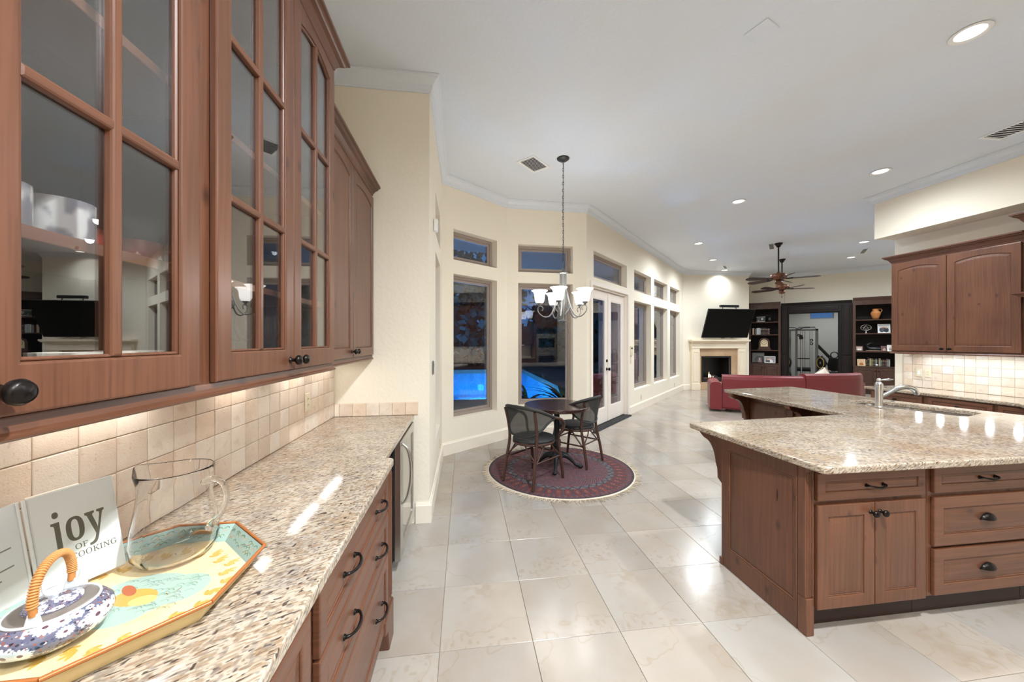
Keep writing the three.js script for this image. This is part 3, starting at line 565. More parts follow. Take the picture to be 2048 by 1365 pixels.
// ---------- right wall: counter, cabinets, splashback, hood ----------
const CR = 0.838, RW = 6.45;
const wk = (d) => 4.6 - d;                                  // along wall_kitchen, left to right
tileRows(wKitchen, wk(4.5), wk(2.0), CR + 0.001, 1.325, 0.108, 0.001);
{
  const o = slab('granite_counter', [[5.82, 4.53], [5.82, 3.05], [5.76, 3.0], [5.76, 1.2], [RW - 0.001, 1.2], [RW - 0.001, 4.54], [5.84, 4.54]], CR, 0.036);
  tag(o, 'narrow speckled granite counter under the right wall cabinet', 'countertop');
  const t = thing('base_cabinet', 'stained wood base cabinets under the right wall counter, beyond the island', 'cabinet', [5.855, 0, 4.47], -PI / 2), L = 2.6;
  mesh('carcass', bx(0.0, L, 0.115, 0.801, -(RW - 5.856), -0.0), M.wood, t);
  mesh('toe_kick', bx(0.0, L, 0.001, 0.115, -(RW - 5.856), -0.07), M.toe, t);
  for (const [a, b] of [[0.03, 0.6], [0.66, 1.22], [1.26, 1.85], [1.9, 2.55]]) { const o2 = panelFront('drawer', t, [a, b, 0.63, 0.785], 0.0005, { fr: 0.042, swap: true }); at(mesh('knob', knobG(), M.bronze, o2), (a + b) / 2, 0.71, 0.02); const o3 = panelFront('door', t, [a, b, 0.13, 0.61], 0.0005, {}); at(mesh('knob', knobG(), M.bronze, o3), b - 0.03, 0.56, 0.02); }
}
{
  const t = thing('wall_cabinet', 'stained knotty wood wall cabinet with two arched doors on the right wall', 'cabinet', [6.12, 0, 4.405], -PI / 2), L = 1.26, y0 = 1.355, y1 = 2.63, zb = -(RW - 6.121);
  mesh('carcass', bx(0, L, y0, y1, zb, 0), M.wood, t);
  const oo = (p) => p;
  mesh('crown', sweep(crownC.map(([a, b]) => [a, b]), [[0, zb * -1], [0, 0], [L, 0]].map(oo), { y: y1 - 0.012 }), M.wood, t, { uv: false });
  mesh('light_rail', sweep(railC, [[0, zb * -1], [0, 0], [L, 0]], { y: y0 - 0.034 }), M.wood, t, { uv: false });
  [[0.012, 0.603, 1], [0.608, 1.225, 0]].forEach(([a, b, k]) => { const o = panelFront('door', t, [a, b, y0 + 0.008, y1 - 0.03], 0.0005, { arch: 0.035, fr: 0.075 }); at(mesh('knob', knobG(), M.bronze, o), k ? b - 0.035 : a + 0.035, 1.4, 0.02); });
}
{
  const t = thing('range_hood', 'edge of a stained wood range hood with a mantel ledge at the right border', 'range hood', [6.0, 0, 3.13], -PI / 2), L = 1.2, zb = -(RW - 6.001);
  mesh('body', bx(0.012, L, 1.62, 2.8, zb, -0.02), M.wood, t);
  mesh('mantel', sweep([[0, 0], [0.02, 0], [0.025, 0.015], [0.05, 0.03], [0.06, 0.035], [0.06, 0.05], [0, 0.05]], [[0.0, -zb], [0.0, 0.02], [L, 0.02]], { y: 1.98 }), M.wood, t, { uv: false });
  mesh('crown', sweep(crownC, [[0.012, -zb], [0.012, 0.02], [L, 0.02]], { y: 2.79 }), M.wood, t, { uv: false });
}
{
  const t = thing('under_cabinet_light', 'row of small bright LED pucks under the right wall cabinet', 'light', [6.22, 1.32, 4.3], -PI / 2);
  mesh('housing', box(1.2, 0.012, 0.05, 0.58, 0.028, 0, 0.002), M.white, t);
  for (let i = 0; i < 5; i++) mesh('lamp_lens', mv(lathe([[0, -0.006], [0.022, -0.006], [0.026, 0.004], [0, 0.004]], 16), 0.14 + i * 0.225, 0.018, 0), M.led, t);
  for (let i = 0; i < 5; i++) area(6.22, 1.327, 4.16 - i * 0.225, 0.05, 0.05, LV.led * 3.6, COOL);
}
// wall plates
function plate(name, label, cat, pos, turn, kind, group) {
  const t = thing(name, label, cat, pos, turn, group);
  mesh('cover', ext(poly(rect(-0.036, 0.036, -0.058, 0.058)), 0.006, 0.002), M.ivory, t);
  if (kind === 'outlet') for (const y of [-0.02, 0.02]) { const s = mesh('socket', ext(poly(rc(0, y, 0.015, 0, PI * 2, 16)), 0.003).translate(0, 0, 0.005), M.ivory, t); mesh('slot', [-0.005, 0.005].map((x) => box(0.002, 0.008, 0.001, x, y + 0.001, 0.0085)), M.black, s); }
  else mesh('rocker', mv(ext(poly(rect(-0.015, 0.015, -0.032, 0.032)), 0.006, 0.002), 0, 0, 0.004), kind === 'dark' ? M.ivory : M.white, t);
  return t;
}
plate('wall_outlet', 'ivory double outlet on the left tiled splashback', 'outlet', [LEFT + 0.0135, 1.098, 2.52], PI / 2, 'outlet');
plate('light_switch', 'ivory switch plate on the right splashback, left of the pair', 'switch', [RW - 0.0145, 1.05, 4.3], -PI / 2, 'switch');
plate('wall_outlet', 'ivory plate on the right splashback, right of the pair', 'outlet', [RW - 0.0145, 1.05, 4.2], -PI / 2, 'outlet');
const onLong = (s, h) => [A3[0] + longF.u[0] * s + 0.0008, h, A3[1] + longF.u[1] * s - 0.0008];
plate('wall_outlet', 'low ivory outlet on the window wall right of the french door', 'outlet', onLong(2.69, 0.27), longF.turn, 'outlet');
plate('wall_outlet', 'low ivory outlet under the window nearest the fireplace', 'outlet', onLong(5.59, 0.26), longF.turn, 'outlet');
plate('light_switch', 'lower beige switch beside the french door', 'switch', onLong(2.03, 1.1), longF.turn, 'dark');
{
  const t = thing('security_keypad', 'beige alarm keypad above the switch beside the french door', 'keypad', onLong(2.03, 1.3), longF.turn);
  mesh('case', ext(poly(rect(-0.07, 0.07, -0.1, 0.1)), 0.025, 0.004), M.ivory, t); mesh('flap', ext(poly(rect(-0.06, 0.06, -0.085, 0.0)), 0.005, 0.002).translate(0, 0, 0.024), M.ivory, t); mesh('screen', box(0.09, 0.03, 0.002, 0, 0.05, 0.0255), M.iron, t);
  const s = thing('motion_sensor', 'small white motion sensor high on the nook wall', 'sensor', [NOOK + 0.001, 2.58, 3.42], PI / 2);
  mesh('case', ext(poly(rect(-0.032, 0.032, -0.055, 0.055)), 0.04, 0.01, 2), M.white, s); mesh('lens', box(0.04, 0.035, 0.006, 0, -0.01, 0.04, 0.002), M.ceil, s);
  const c = thing('wall_control', 'thin grey wall control on the nook wall at the corner', 'wall control', [NOOK + 0.001, 1.26, 3.31], PI / 2);
  mesh('case', ext(poly(rect(-0.035, 0.035, -0.06, 0.06)), 0.012, 0.003), M.pewter, c); mesh('screen', box(0.045, 0.03, 0.001, 0, 0.02, 0.0125), M.black, c);
  plate('wall_outlet', 'low outlet at the end of the nook wall', 'outlet', [NOOK + 0.001, 0.3, 4.3], PI / 2, 'outlet');
}

// ---------- ceiling: recessed lights and vents ----------
const canGeo = { trim: lathe([[0.075, 0.0], [0.1, -0.002], [0.104, -0.006], [0.1, -0.009], [0.078, -0.006], [0.075, 0]], 36), lamp: lathe([[0, -0.003], [0.074, -0.003], [0.074, 0.0], [0, 0.0]], 36) };
[[3.511, 2.061, 'recessed ceiling light over the island, largest in view'], [5.252, 3.899, 'recessed ceiling light in front of the kitchen soffit'], [4.203, 5.027, 'recessed ceiling light between the kitchen and the ceiling fans'], [5.133, 7.304, 'recessed ceiling light nearest the window wall, left of the fans'], [6.558, 8.736, 'middle recessed ceiling light on the way to the fireplace'], [7.859, 9.95, 'recessed ceiling light right above the fireplace wall'], [8.626, 6.717, 'recessed ceiling light right of the fans, beside the soffit'], [9.89, 8.004, 'recessed ceiling light right of the fans, above the bookcase'],
  [1.05, 0.25, 'recessed ceiling light above the camera, near the left cabinets'], [3.5, 0.1, 'recessed ceiling light above the aisle in front of the island'], [1.2, -1.2, 'recessed ceiling light behind the camera, left of two'], [3.6, -1.2, 'recessed ceiling light behind the camera, right of two'], [5.3, 1.9, 'recessed ceiling light outside the right border'], [12.2, 6.6, 'recessed ceiling light hidden beyond the kitchen wall']].forEach(([x, d, label], i) => {
  const t = thing('ceiling_light', label, 'ceiling light', [x, K - 0.0005, d], 0, 'recessed ceiling lights');
  mesh('trim_ring', canGeo.trim, M.white, t, { uv: false }); mesh('lamp_lens', canGeo.lamp, M.lamp, t, { uv: false });
  const living = x + d > 12.2;
  spot(x, K - 0.02, d, i === 5 ? 9 : i === 1 || i === 12 ? 16 : living ? LV.canLiving : x < 2 ? (d > 0 ? LV.canNear : 60) : d < 0.5 ? 16 : LV.can, NEUT, i === 5 ? 1.3 : 1.5, 1);
});
function vent(x, d, w, l, turn, label, halves = 1) {
  const t = thing('ceiling_vent', label, 'vent', [x, K - 0.0005, d], turn);
  mesh('frame', ext(poly(rect(-w / 2, w / 2, -l / 2, l / 2), [rect(-w / 2 + 0.03, w / 2 - 0.03, -l / 2 + 0.03, l / 2 - 0.03)]), 0.008, 0.003).rotateX(PI / 2), M.white, t);
  mesh('duct', box(w - 0.05, 0.002, l - 0.05, 0, -0.002, 0), M.iron, t);
  const n = Math.round((w - 0.06) / 0.028);
  for (let i = 0; i < n; i++) mesh('slat', mv(box(0.017, 0.0015, l - 0.06), -w / 2 + 0.03 + (i + 0.5) * (w - 0.06) / n, -0.006, 0, 0, 0, 0.35), M.white, t);
  return t;
}
vent(0.842, 4.3, 0.36, 0.25, PI / 4, 'square white ceiling vent beside the chandelier');
vent(5.55, 2.85, 0.55, 0.28, PI / 2, 'long white ceiling vent at the right border by the soffit');
vent(6.95, 7.32, 0.62, 0.14, PI / 4, 'slim ceiling vent behind the nearer ceiling fan');
vent(7.55, 9.55, 0.5, 0.12, PI / 4, 'slim ceiling vent near the fireplace wall');
vent(9.5, 7.4, 0.6, 0.14, PI / 4, 'slim ceiling vent near the bookcase wall');
{
  const t = thing('ceiling_plate', 'small square white cover plate on the ceiling above the island corner', 'cover plate', [2.05, K - 0.0005, 2.24], 0.35);
  mesh('cover', ext(poly(rect(-0.075, 0.075, -0.075, 0.075)), 0.006, 0.002).rotateX(PI / 2), M.ceil, t);
  mesh('screw', [-0.05, 0.05].map((x) => mv(lathe([[0, 0.0015], [0.003, 0.0012], [0.004, 0]], 10), x, -0.006, 0, PI)), M.white, t);
}

// ---------- chandelier ----------
{
  const cx = 1.16, cd = 4.12, t = thing('chandelier', 'five arm pewter chandelier with white glass bell shades over the bistro table', 'chandelier', [cx, 0, cd], -YAW);
  mesh('canopy', lathe([[0, K - 0.035], [0.012, K - 0.034], [0.05, K - 0.026], [0.072, K - 0.01], [0.075, K - 0.001], [0, K - 0.001]].reverse(), 28), M.iron, t);
  const links = [], n = 31, top = K - 0.03, bot = 2.36, s = (top - bot) / n;
  for (let i = 0; i < n; i++) { const g = new THREE.TorusGeometry(0.011, 0.0026, 6, 14); g.scale(0.85, (s * 0.5 + 0.0035) / 0.0136, 1); links.push(mv(g, 0, top - (i + 0.5) * s, 0, 0, i % 2 ? PI / 2 : 0, 0)); }
  mesh('chain', links, M.iron, t);
  mesh('wire', tube([[0.004, top, 0.003], [-0.004, 3.1, 0.003], [0.004, 2.7, -0.003], [0, bot, 0]], 0.002, 30, 5), M.iron, t);
  mesh('column', [lathe([[0, 1.73], [0.04, 1.732], [0.052, 1.738], [0.052, 1.746], [0.02, 1.752], [0.018, 1.79], [0.026, 1.85], [0.034, 1.95], [0.036, 2.1], [0.036, 2.285], [0.05, 2.295], [0.053, 2.305], [0.05, 2.316], [0.02, 2.322], [0.01, 2.335], [0, 2.34]], 28), ...Array.from({ length: 10 }, (_, i) => rod([0.035 * Math.cos(i * PI / 5), 1.97, 0.035 * Math.sin(i * PI / 5)], [0.036 * Math.cos(i * PI / 5), 2.28, 0.036 * Math.sin(i * PI / 5)], 0.006, 6)), mv(new THREE.TorusGeometry(0.014, 0.003, 6, 16), 0, 2.35, 0)], M.pewter, t);
  for (let i = 0; i < 5; i++) {
    const a = PI + i * PI * 2 / 5, c = Math.cos(a), z = Math.sin(a), P = (r, h) => [r * c, h, r * z];
    const arm = mesh('arm', [taper([P(0.036, 2.13), P(0.07, 1.99), P(0.115, 1.86), P(0.16, 1.795), P(0.21, 1.782), P(0.26, 1.805), P(0.296, 1.85), P(0.296, 1.895), P(0.27, 1.912), P(0.244, 1.9), P(0.238, 1.872), P(0.252, 1.858)], [0.008, 0.009, 0.009, 0.009, 0.0085, 0.008, 0.0075, 0.007, 0.006, 0.0055, 0.005, 0.006], 48, 8),
      taper([P(0.02, 1.75), P(0.03, 1.8), P(0.062, 1.845), P(0.088, 1.88), P(0.085, 1.915), P(0.06, 1.922), P(0.048, 1.9), P(0.06, 1.888)], [0.008, 0.008, 0.008, 0.007, 0.006, 0.005, 0.005, 0.004], 30, 8)], M.pewter, t);
    mesh('cup', mv(lathe([[0, 1.908], [0.01, 1.91], [0.012, 1.925], [0.03, 1.94], [0.036, 1.95], [0.03, 1.952], [0, 1.945]], 18), 0.278 * c, 0, 0.278 * z), M.pewter, arm);
    const sh = mesh('shade', mv(lathe([[0.02, 1.944], [0.04, 1.95], [0.054, 1.975], [0.06, 2.01], [0.063, 2.045], [0.072, 2.075], [0.096, 2.094], [0.097, 2.098], [0.07, 2.082], [0.058, 2.048], [0.055, 2.01], [0.05, 1.978], [0.036, 1.956], [0.02, 1.95]], 28), 0.278 * c, 0, 0.278 * z), M.shade, arm, { uv: false });
    const l = new THREE.PointLight(new THREE.Color(1, 0.98, 0.95), LV.shade), wv = new THREE.Vector3(0.278 * c, 2.03, 0.278 * z).applyAxisAngle(new THREE.Vector3(0, 1, 0), -YAW);
    l.position.set(cx + wv.x, wv.y, -cd + wv.z); l.castShadow = true; l.shadow.radius = 2; scene.add(l);
  }
}

// ---------- breakfast nook: rug, table, chairs ----------
const rugT = tex(1024, 1024, (u, v) => {
  const x = u * 2 - 1, y = v * 2 - 1, r = Math.hypot(x, y), a = Math.atan2(y, x), n = fbm(u, v, 60, 3, 2), nn = vn(u, v, 200, 200, 8);
  let c = [112, 70, 76];
  const petal = (k, r0, w, ph = 0) => Math.abs(r - r0 - w * Math.cos(a * k + ph) * 0.5) < w * 0.28;
  if (r < 0.66) {
    const k = Math.floor(r / 0.0265), ph = (k % 2) * PI / 24;
    const m = Math.cos((a + ph) * (20 + (k >> 1) * 6)) * Math.cos(r / 0.0265 * PI * 2);
    c = m > 0.25 ? [150, 92, 94] : m < -0.35 ? [78, 50, 66] : [122, 72, 78];
    if (m > 0.7) c = [176, 140, 132];
    c = mix(c, [96, 92, 96], sm(0.55, 0.7, n) * 0.6);
  } else if (r < 0.735) { c = [116, 122, 120]; if (petal(36, 0.7, 0.06)) c = [80, 62, 74]; }
  else if (r < 0.9) { const s = Math.cos(a * 46), q = (r - 0.735) / 0.165; c = [112, 50, 46]; const d = Math.hypot((((a * 46 / (2 * PI)) % 1 + 1) % 1 - 0.5) * 1.6, q - 0.5); if (d < 0.45) c = [158, 68, 52]; if (d < 0.33) c = [96, 62, 70]; if (d < 0.2) c = [182, 120, 96]; if (d < 0.09) c = [104, 40, 46]; if (d > 0.62) c = [86, 70, 80]; }
  else if (r < 0.965) { c = [92, 72, 78]; if (Math.cos(a * 90) > 0.2) c = [140, 76, 70]; }
  else c = [70, 60, 66];
  return mix(c, [40, 30, 36], 0.12 + nn * 0.4);
}, { clamp: true });
{
  const R = 0.835, t = thing('round_rug', 'round red patterned rug with cream fringe under the bistro table', 'rug', [1.11, 0, 4.09], 0.4);
  const top = new THREE.CircleGeometry(R - 0.004, 96).rotateX(-PI / 2).translate(0, 0.012, 0);
  mesh('pile', [own(top)], mat(0xffffff, 0.95, { map: rugT, sheen: 0.3, sheenRoughness: 0.8 }), t, { uv: false });
  mesh('binding', lathe([[R - 0.006, 0.0125], [R + 0.001, 0.0115], [R + 0.006, 0.006], [R + 0.007, 0.0008], [0, 0.0008]], 96), mat(hex(214, 200, 182), 0.9), t);
  const fr = [];
  for (let i = 0; i < 620; i++) { const a = i / 620 * PI * 2 + rr(-0.004, 0.004), l = rr(0.035, 0.085), b = a + rr(-0.05, 0.05), c = [Math.cos(a), Math.sin(a)], e = [Math.cos(b), Math.sin(b)]; fr.push(taper([[c[0] * (R + 0.005), 0.004, c[1] * (R + 0.005)], [(c[0] * 0.5 + e[0] * 0.5) * (R + l * 0.5), 0.005, (c[1] * 0.5 + e[1] * 0.5) * (R + l * 0.5)], [e[0] * (R + l), 0.003, e[1] * (R + l)]], [0.0028, 0.0028, 0.0018], 4, 4)); }
  mesh('fringe', fr, mat(hex(206, 190, 168), 0.95), t, { kind: 'stuff' });
}
{
  const y = 0.0135, t = thing('bistro_table', 'round dark wood bistro table on a black cast iron pedestal', 'table', [1.085, y + 0.002, 4.13], 0);
  const topT = tex(512, 512, (u, v) => { const s = Math.floor(u * 7), g = vn(u, v, 160, 6, 3 + s); return mix(mix([64, 40, 34], [42, 26, 24], g), [18, 12, 12], Math.abs((u * 7) % 1 - 0.5) > 0.485 ? 0.8 : 0); }, { rep: [1.25, 1.25] });
  mesh('table_top', lathe([[0, 0.737], [0.375, 0.737], [0.383, 0.733], [0.386, 0.727], [0.386, 0.698], [0.38, 0.694], [0, 0.694]].reverse(), 72), mat(0xffffff, 0.2, { map: topT, clearcoat: 0.5, clearcoatRoughness: 0.12 }), t);
  mesh('top_plate', [box(0.4, 0.012, 0.05, 0, 0.687, 0), box(0.05, 0.012, 0.4, 0, 0.687, 0)], M.black, t);
  mesh('column', lathe([[0.034, 0.682], [0.034, 0.36], [0.036, 0.355], [0.036, 0.33], [0.046, 0.32], [0.05, 0.3], [0.044, 0.285], [0.05, 0.27], [0.05, 0.25], [0.04, 0.24], [0.036, 0.2], [0.05, 0.19], [0.1, 0.15], [0.105, 0.13], [0.04, 0.1], [0, 0.1]].reverse(), 28), mat(hex(36, 37, 38), 0.5, { metalness: 0.5 }), t);
  for (let i = 0; i < 4; i++) { const a = 0.33 + i * PI / 2, c = Math.cos(a), z = Math.sin(a), P = (r, h) => [r * c, h, r * z]; mesh('foot', [taper([P(0.05, 0.15), P(0.12, 0.13), P(0.18, 0.08), P(0.225, 0.04), P(0.265, 0.03), P(0.3, 0.022)], [0.035, 0.032, 0.024, 0.019, 0.022, 0.012], 24, 10), mv(new THREE.SphereGeometry(1, 12, 8).scale(0.034, 0.021, 0.026), 0.275 * c, 0.0215, 0.275 * z, 0, -a, 0)], mat(hex(36, 37, 38), 0.5, { metalness: 0.5 }), t); }
}
function bistroChair(label, pos, turn) {
  const t = thing('bistro_armchair', label, 'chair', pos, turn, 'bentwood armchairs at the bistro table');
  const W = mat(hex(70, 42, 34), 0.4), S = mat(hex(38, 38, 40), 0.55), N = mat(hex(44, 44, 42), 0.8, { transparent: true, opacity: 0.88 }), R = mat(hex(40, 40, 38), 0.6);
  mesh('seat', [lathe([[0, 0.428], [0.2, 0.428], [0.218, 0.434], [0.224, 0.447], [0.218, 0.46], [0.195, 0.468], [0.12, 0.472], [0, 0.473]], 40)].map((g) => g.scale(1, 1, 1.03)), S, t);
  mesh('seat_ring', new THREE.TorusGeometry(0.212, 0.013, 10, 48).rotateX(PI / 2).scale(1, 1, 1.03).translate(0, 0.417, 0), W, t);
  for (const s of [-1, 1]) {
    mesh('leg', [taper([[s * 0.205, 0.001, -0.262], [s * 0.196, 0.22, -0.225], [s * 0.187, 0.4, -0.185], [s * 0.186, 0.5, -0.178], [s * 0.193, 0.65, -0.2], [s * 0.202, 0.775, -0.232]], [0.0155, 0.0165, 0.0165, 0.016, 0.0155, 0.0145], 30, 10)], W, t);
    mesh('leg', [taper([[s * 0.212, 0.001, 0.245], [s * 0.2, 0.22, 0.215], [s * 0.19, 0.43, 0.175]], [0.0155, 0.0165, 0.016], 16, 10)], W, t);
    mesh('arm', taper([[s * 0.188, 0.33, 0.2], [s * 0.2, 0.42, 0.165], [s * 0.226, 0.49, 0.16], [s * 0.256, 0.56, 0.185], [s * 0.268, 0.615, 0.175], [s * 0.268, 0.66, 0.12], [s * 0.258, 0.69, 0.03]], [0.012, 0.014, 0.015, 0.016, 0.0165, 0.016, 0.014], 34, 10), W, t);
    mesh('brace', tube([[s * 0.2, 0.24, 0.222], [s * 0.19, 0.33, 0.12], [s * 0.18, 0.405, 0.05]], 0.009, 14, 8), W, t);
    mesh('brace', tube([[s * 0.2, 0.22, -0.225], [s * 0.19, 0.33, -0.12], [s * 0.18, 0.405, -0.05]], 0.009, 14, 8), W, t);
    mesh('stretcher', tube([[s * 0.199, 0.25, -0.222], [s * 0.2, 0.25, 0.22]], 0.0095, 6, 8), W, t);
  }
  for (const g of [tube([[-0.197, 0.27, -0.218], [0.197, 0.27, -0.218]], 0.0095, 6, 8), tube([[-0.2, 0.27, 0.217], [0.2, 0.27, 0.217]], 0.0095, 6, 8)]) mesh('stretcher', g, W, t);
  for (const s of [-1, 1]) mesh('brace', tube([[s * 0.197, 0.27, -0.218], [s * 0.1, 0.36, -0.215], [s * 0.05, 0.405, -0.2]], 0.008, 12, 8), W, t);
  const hi = [[-0.258, 0.69, 0.03], [-0.25, 0.73, -0.07], [-0.225, 0.775, -0.175], [-0.15, 0.802, -0.252], [0, 0.812, -0.285], [0.15, 0.802, -0.252], [0.225, 0.775, -0.175], [0.25, 0.73, -0.07], [0.258, 0.69, 0.03]], lo = [[-0.258, 0.684, 0.03], [-0.243, 0.64, -0.07], [-0.215, 0.57, -0.155], [-0.14, 0.52, -0.215], [0, 0.503, -0.24], [0.14, 0.52, -0.215], [0.215, 0.57, -0.155], [0.243, 0.64, -0.07], [0.258, 0.684, 0.03]];
  mesh('top_rail', taper(hi, [0.014, 0.017, 0.018, 0.018, 0.018, 0.018, 0.018, 0.017, 0.014], 50, 10), R, t);
  mesh('lower_rail', tube(lo, 0.0105, 44, 8), R, t);
  const ch = new THREE.CatmullRomCurve3(hi.map((p) => new THREE.Vector3(...p)), false, 'centripetal'), cl = new THREE.CatmullRomCurve3(lo.map((p) => new THREE.Vector3(...p)), false, 'centripetal'), pos2 = [], n = 40;
  for (let i = 0; i < n; i++) for (let j = 0; j < 3; j++) { const f = (a, b) => { const p = ch.getPoint(a / n).lerp(cl.getPoint(a / n), b / 3); return [p.x, p.y, p.z]; }; for (const q of [f(i, j), f(i, j + 1), f(i + 1, j), f(i + 1, j), f(i, j + 1), f(i + 1, j + 1)]) pos2.push(...q); }
  const g = new THREE.BufferGeometry(); g.setAttribute('position', new THREE.Float32BufferAttribute(pos2, 3)); g.computeVertexNormals();
  mesh('back_mesh', g, N, t);
  return t;
}
// facing direction in (x, depth) -> turn: local +z points to (sin, -cos)
const face = (dx, dd) => Math.atan2(dx, -dd);
const ch1 = bistroChair('bentwood armchair with black mesh back nearest the camera at the bistro table', [0.742, 0.0175, 3.79], face(0.77, 0.64));
dup(ch1, 'bentwood armchair with black mesh back behind the bistro table, by the french door', [1.375, 0.0175, 4.31], face(-0.68, -0.73));

// ---------- living room ----------
const FW = 10.2;
{
  const st = mat(hex(236, 222, 198), 0.6), marble = mat(0xffffff, 0.25, { map: travT, color: hex(226, 200, 170) });
  const t = thing('fireplace', 'cream cast stone fireplace with mantel shelf and black gas firebox', 'fireplace', [7.8, 0, FW], 0);
  for (const s of [-1, 1]) mesh('leg', [bx(s * 0.78 - 0.13, s * 0.78 + 0.13, 0.001, 1.27, 0.001, 0.09, 0.006), bx(s * 0.78 - 0.145, s * 0.78 + 0.145, 0.001, 0.2, 0.001, 0.105, 0.006), ext(poly(rect(s * 0.78 - 0.09, s * 0.78 + 0.09, 0.26, 1.18), [rect(s * 0.78 - 0.075, s * 0.78 + 0.075, 0.275, 1.165)]), 0.012, 0.003).translate(0, 0, 0.088)], st, t);
  mesh('frieze', bx(-0.91, 0.91, 1.271, 1.42, 0.001, 0.1, 0.006), st, t);
  mesh('mantel_shelf', [sweep([[0, 0], [0.01, 0], [0.03, 0.03], [0.07, 0.055], [0.085, 0.06], [0.09, 0.075], [0.1, 0.08], [0.1, 0.12], [0, 0.12]], [[-0.88, -0.005], [-0.88, -0.1], [0.88, -0.1], [0.88, -0.005]], { y: 1.42 }), bx(-0.88, 0.88, 1.42, 1.54, 0.003, 0.102)], st, t);
  mesh('surround', ext(poly(rect(-0.65, 0.65, 0.001, 1.271), [rect(-0.56, 0.45, 0.235, 1.03)]), 0.03, 0.003).translate(0, 0, 0.001), marble, t);
  mesh('firebox', [bx(-0.53, 0.4, 0.24, 0.25, -0.4, 0.0), bx(-0.53, -0.52, 0.25, 1.02, -0.4, 0), bx(0.39, 0.4, 0.25, 1.02, -0.4, 0), bx(-0.53, 0.4, 1.01, 1.02, -0.4, 0), bx(-0.53, 0.4, 0.24, 1.02, -0.41, -0.4)], M.black, t);
  mesh('firebox_frame', ext(poly(rect(-0.56, 0.45, 0.232, 1.03), [rect(-0.51, 0.4, 0.3, 0.98)]), 0.02, 0.004).translate(0, 0, 0.012), M.black, t);
  mesh('log', [taper([[-0.35, 0.3, -0.2], [0, 0.31, -0.18], [0.28, 0.3, -0.22]], [0.05, 0.055, 0.045], 10, 10), taper([[-0.2, 0.36, -0.12], [0.02, 0.39, -0.2], [0.2, 0.35, -0.26]], [0.04, 0.042, 0.03], 10, 10)], mat(hex(52, 44, 40), 0.9), t);
  const fl = []; for (const [x, z, h] of [[-0.22, -0.1, 0.1], [-0.19, -0.12, 0.17], [-0.16, -0.1, 0.09], [-0.1, -0.14, 0.05], [-0.05, -0.14, 0.04]]) fl.push(taper([[x, 0.36, z], [x + 0.012, 0.36 + h * 0.4, z], [x - 0.008, 0.36 + h * 0.75, z], [x + 0.006, 0.36 + h, z]], [0.012, 0.016, 0.008, 0.002], 12, 8));
  mesh('flame', fl, mat(0xffffff, 1, { emissive: new THREE.Color(1, 0.62, 0.3), emissiveIntensity: 3 }), t);
  const l = new THREE.PointLight(new THREE.Color(1, 0.6, 0.3), 0.12); l.position.copy(V(7.6, 0.46, FW + 0.02)); l.castShadow = true; scene.add(l);
}
{
  const t = thing('television', 'large black flat television tilted forward above the mantel', 'television', [7.88, 2.03, FW - 0.36], 0);
  t.rotation.x = 0.36;
  mesh('screen', box(1.5, 0.87, 0.004, 0, 0, 0.022), mat(hex(8, 9, 10), 0.2, { specularIntensity: 0.25 }), t);
  mesh('bezel', ext(poly(rect(-0.765, 0.765, -0.455, 0.455), [rect(-0.75, 0.75, -0.435, 0.435)]), 0.03, 0.004).translate(0, 0, -0.005), M.black, t);
  mesh('back_shell', [box(1.52, 0.9, 0.02, 0, 0, -0.012, 0.006), box(0.9, 0.5, 0.05, 0, -0.1, -0.045, 0.02)], M.black, t);
  mesh('wall_arm', [rod([0, 0.05, -0.06], [0, 0.1, -0.24], 0.03), box(0.4, 0.3, 0.02, 0, 0.02, -0.075)], M.iron, t);
  mesh('stand_tab', [box(0.12, 0.015, 0.03, -0.05, -0.462, 0.0), box(0.1, 0.012, 0.03, 0.25, -0.46, 0)], M.black, t);
  const s = thing('soundbar', 'slim black speaker bar on posts above the television', 'speaker', [8.0, 2.56, FW - 0.26], 0);
  mesh('body', box(0.6, 0.075, 0.09, 0, 0, 0, 0.012), M.black, s); mesh('grille', box(0.56, 0.05, 0.003, 0, 0, 0.0455), M.rubber, s);
  mesh('post', [rod([-0.22, -0.04, 0], [-0.22, -0.12, 0.02], 0.012), rod([0.22, -0.04, 0], [0.22, -0.12, 0.02], 0.012)], M.iron, s);
}
